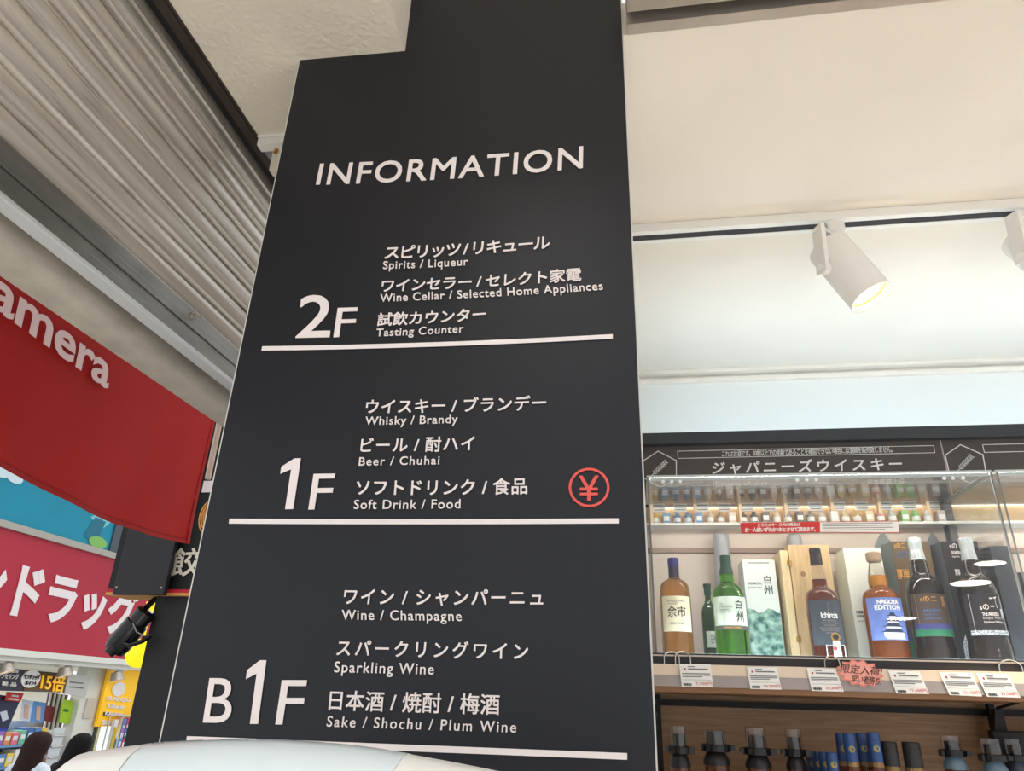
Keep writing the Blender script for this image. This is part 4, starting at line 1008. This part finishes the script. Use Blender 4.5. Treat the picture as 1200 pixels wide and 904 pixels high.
# 5 wooden box with hinged lid
YW2=1.80
t=thing('wooden_box',(atY(945,700,YW2).x,YW2,ZF),'tall pale wooden whisky box with its hinged lid open, behind the dark amber bottle','box','whisky cartons in the glass case')
xa_,xb_=atY(923,638.6,YW2).x,atY(970.5,638.6,YW2).x; zz=atY(945,638.8,YW2).z
MB().box(xa_,xb_,YW2,YW2+0.075,ZF+0.0005,zz).build('box_body',M_wood_box,t,bevel=0.001)
sub(MB().box(xa_-0.020,xa_-0.0012,YW2+0.004,YW2+0.10,ZF+0.0005,zz-0.012).build('lid',M_wood_box_side,t,bevel=0.001),'paler open lid leaf')
for py in (660.5,749.5):
    p=atY(921,py,YW2); MB().box(xa_-0.007,xa_+0.004,YW2-0.0035,YW2-0.0002,p.z-0.006,p.z+0.006).lathe((xa_-0.002,YW2-0.004,p.z-0.007),[(0,0.0028),(0.014,0.0028)],10).build('hinge',M_brass,t,True)
p=atY(941,673,YW2); MB().lathe((p.x,YW2-0.0002,p.z),[(0,0.006),(0.0006,0.006)],20,axis=(0,-1,0)).build('branding_mark',mat('burnt_brown',(150,112,70),0.6),t)
# 6 dark amber bottle with black cap
b=Bot(965.5,722,YB-0.02,'whisky_bottle','dark amber whisky bottle with tall black cap, standing before the wooden box')
b.body([(680,17.8),(688,18.5),(690.5,21),(692.5,28),(695,33.5),(699,37),(705,39),(716,39.5),(762,39.5)],M_redamber)
b.cap([(662.5,14),(668,15.5),(675,17.5),(680,17.8)],M_clearg,'clear_neck')
b.cap([(643,12.8),(644,14),(650,14.2),(650.6,13.8),(651.2,14.4),(661.5,14.8),(663,15)],mat('black_cap',(44,36,36),0.35))
l=b.label(705.5,758,35.5,39.5,mat('slate_label',(70,76,84),0.55))
b.print("Ichiro's",-8,12,719,727,39.5,M_card,l,0.02)
for k,(a_,c_) in enumerate(((-7,9),(-9,11),(-6,8),(-11,13),(-9,11),(-5,7))): b.print('MALT & GRAIN WORLD',a_,c_,728.5+2.9*k,730.4+2.9*k,39.5,M_rail_grey,l)
def line_on(b,pts,wb,m,par,rad=0.0004):
    r=wb*b.k/2+0.0009; out=[]
    for (dx,py) in pts:
        a=dx*b.k/r; out.append((b.x+r*math.sin(a),b.y-r*math.cos(a),b.z(py)))
    return MB().tube(out,rad,5,closed=True).build('emblem_line',m,par)
line_on(b,[(2,709),(10,724),(-6,724)],39.5,M_rail_grey,l); line_on(b,[(2,714),(5.5,722),(-1.5,722)],39.5,M_rail_grey,l); line_on(b,[(2,709.5),(4,717),(2,724),(0,717)],39.5,M_rail_grey,l)
# 7 white carton
YC2=1.82
t,xa_,xb_,zz=carton('whisky_carton','plain white tall carton behind the castle label bottle',(987.5,642),(1031.5,642.3),None,0.08,YC2,mat('carton_ivory',(238,236,222),0.5))
MB().prism([(xa_,YC2+0.001,ZF+0.001),(xa_-0.014,YC2+0.04,ZF+0.001),(xa_-0.014,YC2+0.04,zz-0.020),(xa_,YC2+0.001,zz-0.001)],(0.002,0.001,0)).build('side_face',mat('carton_side_ivory',(222,224,206),0.5),t)
face_text(t,'ORIGINAL',1003.5,1016,716,719.5,YC2,M_ink,0.02); face_text(t,'BLEND',1004.5,1014,721,724,YC2,M_ink,0.02); face_text(t,'Japanese',1005,1014,727,729.5,YC2,M_grey_ink)
# 8 castle bottle
b=Bot(1035.5,722,YB-0.01,'whisky_bottle','amber bottle with a blue castle label, before the white carton')
b.body([(688,22),(690,23),(691.7,30),(694.3,36),(698,40.5),(704,43),(712,44),(762,44.5)],M_gold_liq)
b.cap([(675.5,21),(682,22.5),(688,22.2)],mat('honey_neck',(230,150,40),0.08,trans=0.6,coat=0.5),'liquid_neck')
b.cap([(660,13.5),(668,17.5),(675.6,21)],M_clearg,'clear_neck')
b.cap([(647.6,15),(649,18.5),(655,19),(658,18),(660,13)],mat('cork_stopper',(190,160,130),0.3,trans=0.25),'stopper')
M_castle=mat('castle_sky',(112,134,200),0.6,noise=(25,0.25))
l=b.label(703,752,40.5,44.3,M_castle)
b.print('NAGOYA',-12,14,705.5,710.8,44.3,M_card,l,0.04); b.print('EDITION',-15.5,16,711.6,717.4,44.3,M_card,l,0.04)
def patch(b,rows,wb,m,par,nm='picture',off=0.0009):
    """rows = (picture row, left, right): a curved band on the label"""
    r=wb*b.k/2+off; vs=[]; fs=[]; n=10
    for (py,xa,xb) in rows:
        for i in range(n+1):
            a=(xa+(xb-xa)*i/n)*b.k/r
            for d in (0,-0.0005): vs.append(Vector((b.x+(r+d)*math.sin(a),b.y-(r+d)*math.cos(a),b.z(py))))
    w=2*(n+1)
    for k in range(len(rows)-1):
        for i in range(n):
            o=k*w+2*i; fs+=[(o,o+2,o+w+2,o+w),(o+1,o+w+1,o+w+3,o+3)]
    MB().add(vs,fs).build(nm,m,par)
M_roof=mat('roof_slate',(44,52,76),0.6); M_wallp=mat('castle_wall',(222,218,222),0.6)
patch(b,[(732,-10,14),(738,-17,19),(751.5,-19.5,19.5)],44.3,mat('tree_print',(120,132,128),0.6),l,'hill_picture',0.0008)
for (w1,w2,py,hh) in ((4,7.5,723.5,3.5),(6.5,11,729.5,4),(9.5,14.5,735.5,5),(13,18,742,6)):
    patch(b,[(py,3-w1,3+w1),(py+hh+1,3-w1*0.95,3+w1*0.95)],44.3,M_wallp,l,'castle_wall',0.0012)
    patch(b,[(py-3,3-w1*0.6,3+w1*0.6),(py-0.2,3-w1*0.9,3+w1*0.9),(py+1.2,3-w2,3+w2)],44.3,M_roof,l,'castle_roof',0.0016)
patch(b,[(745,-6,14),(751,-8,16)],44.3,M_wallp,l,'castle_wall',0.0018)
# 9/11 tall cartons with raised flap
def flap_carton(label,px0,px1,py,Y,mf,ms,flap,dark):
    a,b_=atY(px0,py,Y),atY(px1,py,Y); t=thing('whisky_carton',((a.x+b_.x)/2,Y+0.04,ZF),label,'box','whisky cartons in the glass case')
    MB().box(a.x,b_.x,Y,Y+0.085,ZF+0.0005,a.z).build('carton',mf,t,bevel=0.0008)
    f=[atY(x,y,Y+0.03) for x,y in flap]; MB().prism(f,(0.0012,0.0006,0)).build('flap',ms,t)
    zs_=a.z-0.002; MB().prism([(a.x-0.001,Y+0.001,ZF+0.001),(a.x-0.022,Y+0.05,ZF+0.001),(a.x-0.022,Y+0.05,zs_-0.004),(a.x-0.001,Y+0.001,zs_)],(0.001,0.0005,0)).build('side_face',ms,t)
    return t,a.x,b_.x,a.z
M_goldbox=mat('bronze_carton',(106,84,56),0.45); M_slate=mat('slate_carton_side',(112,118,114),0.5); M_blackbox=mat('black_brown_carton',(44,36,38),0.45)
YK=1.85
t,xa_,xb_,zz=flap_carton('bronze brown carton with raised grey flap, behind the first silver capped bottle',1043.5,1088,634.5,YK,M_goldbox,M_slate,[(1024.5,640),(1031,626),(1036,625.5),(1043,634.5),(1043,645),(1026,645)],0)
face_text(t,'sのニ',1048.5,1061,636.5,643,YK,M_gold,0.01); face_text(t,'AKKESHI',1051,1066,646.5,649.5,YK,mat('blue_ink',(86,120,170),0.6)); face_text(t,'Single Malt',1051,1064,651,654,YK,mat('blue_ink',(0,0,0))); face_text(t,'厚岸',1052,1067,667,679,YK,M_gold,0.02)
M_purple=mat('purple_print',(76,74,130),0.6,noise=(60,0.3)); M_emer=mat('emerald_print',(48,128,88),0.6,noise=(40,0.2))
MB().prism([(xa_+0.001,YK-0.0004,ZF+0.001),(xb_-0.001,YK-0.0004,ZF+0.001),(xb_-0.001,YK-0.0004,ZF+0.06),(xa_+0.001,YK-0.0004,ZF+0.085)],(0,0.0003,0)).build('green_print',M_emer,t)
MB().prism([(xa_+0.001,YK-0.0008,ZF+0.085),(xb_-0.001,YK-0.0008,ZF+0.06),(xb_-0.001,YK-0.0008,ZF+0.10),(xa_+0.001,YK-0.0008,ZF+0.115)],(0,0.0003,0)).build('purple_print',M_purple,t)
def silver_bottle(px,label,kind):
    b=Bot(px,700,YB,'whisky_bottle',label)
    b.body([(657,18.5),(661,20.5),(671,21.5),(674.5,23),(677.5,30),(681,35.5),(686,40.5),(691,43),(698,44.5),(735,45),(752,44),(757,45.5),(762,47)],M_brownglass)
    foil=mat('silver_foil',(206,214,216),0.35,0.6,noise=(60,0.15,(8,8,0.6)),bump=(80,0.4,(8,8,0.5)))
    b.cap([(631.2,15),(632.2,16.4),(641,16.2),(645,15.2),(646,16),(656,18.5),(658,18.8)],foil,'foil_cap')
    return b
b=silver_bottle(1084,'dark bottle with silver cap and purple and green label, nearer the castle bottle',0)
l=b.label(698.5,748,42,45,mat('label_brown',(88,70,58),0.55))
b.print('sのニ',-14,4,702,708,45,M_gold,l,0.01); b.print('厚',10,15,702,714,45,M_gold,l)
M_blue2=mat('blue_ink',(0,0,0))
b.print('AKKESHI',-13,6,716.5,719.5,45,M_blue2,l,0.02); b.print('Single Malt',-13,3,721.5,724.5,45,M_blue2,l); b.print('Japanese Whisky',-13,6,726,729,45,M_blue2,l)
l3=b.label(733.5,740,42,45,M_purple,name='purple_band',off=0.0008); l4=b.label(740,747.6,42,45,M_emer,name='green_band',off=0.0008)
line_on(b,[(-20,699),(19,699),(20,747),(-20,747)],45,M_rail_grey,l,0.0004)
# 11
t,xa_,xb_,zz=flap_carton('blackish brown carton with raised grey flap, behind the second silver capped bottle',1102,1145,634.5,YK,M_blackbox,mat('slate_dark_side',(92,94,98),0.5),[(1087,634),(1092,622.5),(1100,634),(1101,645),(1088,648)],1)
face_text(t,'sの',1113,1122,637,643,YK,M_letter,0.01); face_text(t,'THE AKKESHI',1115,1126,646,650,YK,M_letter,0.02); face_text(t,'Single Malt',1116,1125,651.5,654,YK,M_letter); face_text(t,'厚岸',1120,1126,667,675,YK,M_letter,0.02)
def mat_speckle():
    m=bpy.data.materials.new('snow_speckle_print'); m.use_nodes=True; nt=m.node_tree; b=nt.nodes['Principled BSDF']
    tc=nt.nodes.new('ShaderNodeTexCoord'); n=nt.nodes.new('ShaderNodeTexNoise'); n.inputs['Scale'].default_value=420; n.inputs['Detail'].default_value=2
    nt.links.new(tc.outputs['Object'],n.inputs['Vector']); r=nt.nodes.new('ShaderNodeValToRGB'); r.color_ramp.elements[0].position=0.42; r.color_ramp.elements[1].position=0.52
    r.color_ramp.elements[0].color=lin((96,104,112))+(1,); r.color_ramp.elements[1].color=lin((220,228,234))+(1,)
    nt.links.new(n.outputs['Fac'],r.inputs[0]); nt.links.new(r.outputs[0],b.inputs['Base Color']); return m
M_speck=mat_speckle()
zz1=atY(1127,739,YK).z
pts=[(xa_+0.001,YK-0.0004,ZF+0.001),(xb_-0.001,YK-0.0004,ZF+0.001),(xb_-0.001,YK-0.0004,zz1-0.01)]+[(xb_-0.001-(xb_-xa_-0.002)*k/8,YK-0.0004,zz1-0.004+0.012*math.sin(k*0.5)) for k in range(1,8)]+[(xa_+0.001,YK-0.0004,zz1-0.03)]
MB().prism(pts,(0,0.0003,0)).build('snow_print',M_speck,t)
YB=1.71
b=silver_bottle(1146,'dark bottle with silver cap and black white framed label, rightmost bottle in the case',1)
l=b.label(698.5,747.5,42,45,mat('label_black',(40,38,42),0.55))
line_on(b,[(-20,699),(19,699),(20,746.5),(-20,746.5)],45,M_letter,l,0.0005)
b.print('sの',-10,0,711,717.5,45,M_letter,l,0.01); b.print('ニて',2,12,702,716,45,M_letter,l); b.print('THE AKKESHI',-9,10,720,724.5,45,M_letter,l,0.02); b.print('Single Malt',-9,12,725.5,729,45,M_letter,l); b.print('Japanese Whisky',-9,14,730,733.5,45,M_letter,l); b.print('厚',14,18,716,728,45,M_letter,l,0.02)
l5=b.label(741,746.4,40.5,45,M_speck,name='snow_band',off=0.0008)
# 12 grey boxes at the right end
YZ=1.78
t,xa_,xb_,zz=carton('whisky_carton','tall slate grey carton standing in the right case next to its left pane',(1159,640),(1184,640),None,0.09,YZ,mat('slate_grey_carton',(84,86,92),0.4,noise=(20,0.12)))
zz0=zz
o=MB().lathe(((xa_+xb_)/2-0.004,YZ+0.03,zz+0.0005),[(0,0.022),(0.004,0.024),(0.010,0.026),(0.018,0.030),(0.022,0.031)],20,cap1=False).build('plastic_cup',M_clear,None,True); tag(o,'clear plastic cup on top of the tall slate grey carton','cup')
YZ2=1.875
t,xa_,xb_,zz=carton('whisky_carton','low dark grey box in the right case behind the tall slate carton',(1148,671),(1215,671),None,0.07,YZ2,mat('graphite_carton',(64,66,72),0.4,noise=(20,0.12)))
# pale bottles modelled for bottles mirrored at the back of the case
b=Bot(850,690,1.925,'frosted_bottle','frosted clear bottle standing behind the bright green bottle','bottle','frosted bottles at the back of the case')
b.body([(626,13),(628,18),(640,19),(660,20),(680,21),(757,22)],mat('frosted_glass',(214,216,220),0.35,trans=0.5))
b=Bot(938,690,1.925,'frosted_bottle','frosted clear bottle standing behind the tall wooden box','bottle','frosted bottles at the back of the case')
b.body([(627,13),(629,17),(640,18),(660,19),(680,20),(757,21)],mat('frosted_glass',(0,0,0)))
# little framed tag in front of the dark amber bottle
ft=thing('framed_price_tag',atY(979,764,1.675),'small clear framed price tag with medal before the dark amber bottle','price tag')
a,b_=atY(968,756,1.675),atY(991,764,1.675)
mb=MB(); w_=0.0012
zt2=a.z; zb2=max(b_.z,ZF+0.001)
zb2=ZF+0.0005
mb.box(a.x,b_.x,1.674,1.676,zt2-w_,zt2).box(a.x,a.x+w_,1.674,1.676,zb2,zt2).box(b_.x-w_,b_.x,1.674,1.676,zb2,zt2).build('frame',M_card,ft)
p=atY(979,747,1.676); MB().lathe((p.x,1.675,p.z),[(0,0.009),(0.0015,0.009)],24,axis=(0,-1,0)).lathe((p.x,1.6733,p.z),[(0,0.006),(0.001,0.006)],20,axis=(0,-1,0),mi=1).build('medal',[M_brass,M_dark_metal],ft,True)
MB().prism([(p.x-0.007,1.675,p.z-0.008),(p.x+0.007,1.675,p.z-0.008),(p.x+0.009,1.675,zb2),(p.x-0.009,1.675,zb2)],(0,-0.001,0)).build('ribbon_card',M_card,ft)
p2=atY(979,760.5,1.673); MB().lathe((p2.x,1.6738,p2.z),[(0,0.0036),(0.0008,0.0036)],16,axis=(0,-1,0)).build('red_seal',M_red_ink,ft)
# red and white notice stuck on the front pane
nt_=thing('notice_strip',atY(960,626,YF-0.001),'red and white notice strip stuck on the left glass case','notice')
YN=YF-0.0008
def nprism(nm,px,m,d=0.0006): return MB().prism([atY(x,y,YN) for x,y in px],(0,-d,0)).build(nm,m,nt_)
nprism('red_half',[(867.5,613),(960.5,611.8),(960.5,624.3),(868.8,625.6)],mat('notice_red',(214,56,50),0.5))
nprism('white_half',[(960.5,611.8),(1053.5,610.8),(1054.5,624.8),(960.5,624.5)],M_pink_line)
nprism('white_field',[(961,612.6),(1052.6,611.7),(1053.4,624),(961,623.8)],M_card,0.001)
YN2=YF-0.0016
ntx=lambda s,px0,px1,py0,py1,m,bold=0.0,dy=-1.0: text('print',s,atY(px0,py1,YN2),atY(px1,py1+dy,YN2),atY(px0,py0,YN2),m,nt_,bold=bold,depth=0.0003,res=2)
ntx('こちらのケース内の商品は',888,938,613.6,617.8,M_card,0.02); ntx('お一人様いずれか1本とさせて頂きます。',873,956,618.6,624.2,M_card,0.03)
for k in range(4):
    y=613.8+2.5*k
    nprism('print_line',[(963.5,y),(1046-6*(k==3)-3*(k%2),y-0.9),(1046-6*(k==3)-3*(k%2),y+0.1),(963.5,y+1.0)],M_rail_grey,0.0013)
# dark upright modelled for a post mirrored at the back of the cases
p=atY(1112,560,BY-0.03)
po=atY(1107,600,BY-0.03); pq=atY(1116.5,600,BY-0.03)
tag(MB().box(po.x,pq.x,BY-0.032,BY-0.010,EYE+0.30,EYE+0.498).build('upright_post',M_header,bevel=0.001),'dark upright post at the back of the glass case under the board seam','post')

# ================================================================== LOWER SHELF
struct(MB().box(0.03,3.3,1.60,1.93,EYE-0.44,EYE-0.41).build('trim_17',M_wood_wall))
ZS=EYE-0.41
YS=1.72
lb=thing('shelf_bracket',(atY(769,830,1.9).x,1.9,EYE-0.05),'black slotted shelf upright beside the information board edge','bracket')
p0,p1=atY(767.5,822,1.9),atY(774,822,1.9)
MB().box(p0.x,p1.x,1.90,1.914,ZS+0.001,EYE+0.028).build('upright',M_black_metal,lb)
for k in range(3):
    z=EYE+0.015-0.028*k; MB().box(p0.x-0.006,p0.x+0.004,1.885,1.90,z-0.010,z+0.004).build('clip',M_black_gloss,lb,bevel=0.001)
rb_=thing('shelf_bracket',(atY(1160,830,1.9).x,1.9,EYE-0.05),'black upright and arm bracket at the lower right below the price cards','bracket')
p0,p1=atY(1157,826,1.9),atY(1163.5,826,1.9)
MB().box(p0.x,p1.x,1.895,1.914,ZS+0.001,EYE+0.028).build('upright',M_black_metal,rb_)
MB().tube([atY(1168,830.5,1.80),atY(1230,812,1.70)],0.003,8).build('arm_rod',M_black_metal,rb_)
q=[atY(1166,831,1.85),atY(1175,831,1.85),atY(1181,857,1.85),atY(1166,857,1.85)]
MB().prism(q,(0,0.02,0)).build('gusset',M_black_metal,rb_)
bxx=thing('black_tray',(atY(1180,860,1.84).x,1.84,EYE-0.05),'black tray on the bracket at the lower right corner','tray')
z1_=atY(1180,857,1.82).z
MB().box(atY(1163,860,1.82).x,1.35,1.82,1.845,z1_-0.085,z1_).build('tray_body',M_black,bxx,bevel=0.003)
# bottles with security caps
M_foot=glassmat('amber_shelf_glass',(120,60,24),trans=0.6)
def sec_bottle(px,py,Y,label,cap_w=20,cap_h=20,collar_w=34,dome=(30,28,30),side=1,inner=0.58,liq=M_foot,s=1.0):
    """px,py: centre of the security cap's top"""
    p=atY(px,py,Y); k=mpp(px,py,Y); x=p.x; z=p.z; t=thing('security_capped_bottle',(x,Y,ZS),label,'bottle','bottles with clear security caps')
    r=cap_w*k/2; h=cap_h*k; rc=r*1.28
    MB().lathe((x,Y,z-h),[(0,r),(h*0.97,r*0.97),(h,r*0.9)],24).build('clear_cap',M_clear,t,True)
    MB().lathe((x,Y,z-h),[(0,r*0.74),(h*inner-0.001,r*0.74),(h*inner,r*0.70)],20).build('bottle_cap',M_black,t,True)
    hc=8*k
    mb=MB(); mb.lathe((x,Y,z-h-hc),[(0,rc),(0.001,rc*1.03),(hc-0.001,rc*1.03),(hc,rc)],24)
    mb.box(x+side*rc*0.8-0.006,x+side*rc*0.8+0.006+side*(collar_w*k/2-rc),Y-0.012,Y+0.010,z-h-hc,z-h-hc*0.1)
    mb.box(x-side*rc*1.15-0.003,x-side*rc*1.15+0.006,Y-0.008,Y+0.008,z-h-hc*0.8,z-h-hc*0.1)
    mb.build('security_collar',M_black_gloss,t,bevel=0.0012)
    MB().lathe((x,Y,z-h-hc-14*k),[(0,r*1.22),(5*k,r*1.2),(10*k,r*1.0),(14*k,r*0.8)],24).build('neck_foil',mat('foil_%d_%d_%d'%dome,dome,0.35),t,True)
    zn=z-h-hc-14*k
    MB().lathe((x,Y,ZS),[(0.001,0.036),(0.005,0.038),(zn-ZS-0.085,0.038),(zn-ZS-0.06,0.034),(zn-ZS-0.03,r*1.3),(zn-ZS,r*1.15)],32).build('glass_body',liq,t,True)
    curved_label('label',x,Y,0.0382,ZS+0.04,zn-0.12,-1.0,1.0,M_label_cream,t)
    return t
sec_bottle(794.6,850.5,YS,'security capped bottle farthest left on the lower shelf',19.5,22,34)
sec_bottle(837,856,YS,'security capped bottle with dark cap, second from left on the lower shelf',26,15,40,inner=0.9,side=-1)
sec_bottle(884.5,852.5,YS,'security capped bottle third from left on the lower shelf',25,22,43)
sec_bottle(928.5,854.5,YS,'security capped bottle left of the blue capped bottles',20,22,36)
sec_bottle(1112.5,862,YS,'security capped bottle with bluish neck foil beside the two black capped bottles',22,16,38,(96,118,136),-1)
sec_bottle(1159,865.5,YS-0.02,'security capped bottle with bluish foil in front of the black tray',23,18,36,(96,118,136),-1)
sec_bottle(1185,866,YS+0.07,'security capped bottle at the bottom right picture edge',18,18,30,(60,70,84),1)
def capped(px,py,Y,w,h,mcap,label,emblem=True,grp='blue capped bottles on the lower shelf',band=True):
    p=atY(px,py,Y); k=mpp(px,py,Y); x=p.x; z=p.z; r=w*k/2; hh=h*k
    t=thing('whisky_bottle',(x,Y,ZS),label,'bottle',grp)
    cp=MB().lathe((x,Y,z-hh),[(0,r*1.03),(hh*0.70,r*1.0),(hh*0.705,r*0.975),(hh*0.72,r*0.975),(hh*0.73,r*1.02),(hh*0.96,r*1.0),(hh,r*0.93)],28).build('cap',mcap,t,True)
    if emblem:
        zc=z-hh*0.55
        rr=0.006; vs=[]
        for q in range(20):
            a=2*math.pi*q/20; dx=rr*math.cos(a); an=dx/r; vs.append((x+(r*1.01+0.0006)*math.sin(an),Y-(r*1.01+0.0006)*math.cos(an),zc+rr*math.sin(a)))
        MB().prism(vs,(0,0.0004,0)).build('gold_emblem',mat('old_gold',(150,138,84),0.5),cp)
    zn=z-hh
    MB().lathe((x,Y,zn-5*k),[(0,r*1.05),(5*k,r*0.95)],24).build('neck_seal',mat('seal_foil',(150,120,80),0.3,0.4,bump=(200,0.5)),t,True)
    zn-=5*k
    MB().lathe((x,Y,ZS),[(0.001,0.0165),(0.005,0.0178),(zn-ZS-0.05,0.0178),(zn-ZS-0.03,0.0176),(zn-ZS-0.012,r*1.35),(zn-ZS,r*1.05)],30).build('glass_body',M_foot,t,True)
    return t
M_navycap=mat('navy_cap',(42,70,124),0.28); M_blackcap=mat('soft_black_cap',(40,38,38),0.5)
bi=0
for (px,py,Y,w,h,lab) in ((974,882,1.66,13.5,24,'blue capped bottle, front one of the lower left blue group'),(965.5,881.5,1.715,12.5,24,'blue capped bottle second in the lower blue group, behind the front one'),(957,881,1.77,11.5,24,'blue capped bottle third back in the lower blue group'),(949.5,881,1.825,11,24,'blue capped bottle at the back of the lower blue group'),
        (1022.5,858.5,1.66,14.5,33,'tall blue capped bottle, front right of the upper blue group'),(1008.5,859.5,1.725,13,31,'tall blue capped bottle behind the front right one'),(994,860,1.66,14,31,'tall blue capped bottle front left of the upper blue group'),(984.5,860,1.725,12.5,30,'tall blue capped bottle at the back left of the upper blue group')):
    capped(px,py,Y,w,h,M_navycap,lab)
capped(1040.5,869.5,1.68,19,27,M_blackcap,'black capped bottle touching the tall blue capped group',False,'black capped bottles on the lower shelf')
capped(1066.5,870,1.68,20.5,28,M_blackcap,'black capped bottle standing alone right of the other black cap',False,'black capped bottles on the lower shelf')
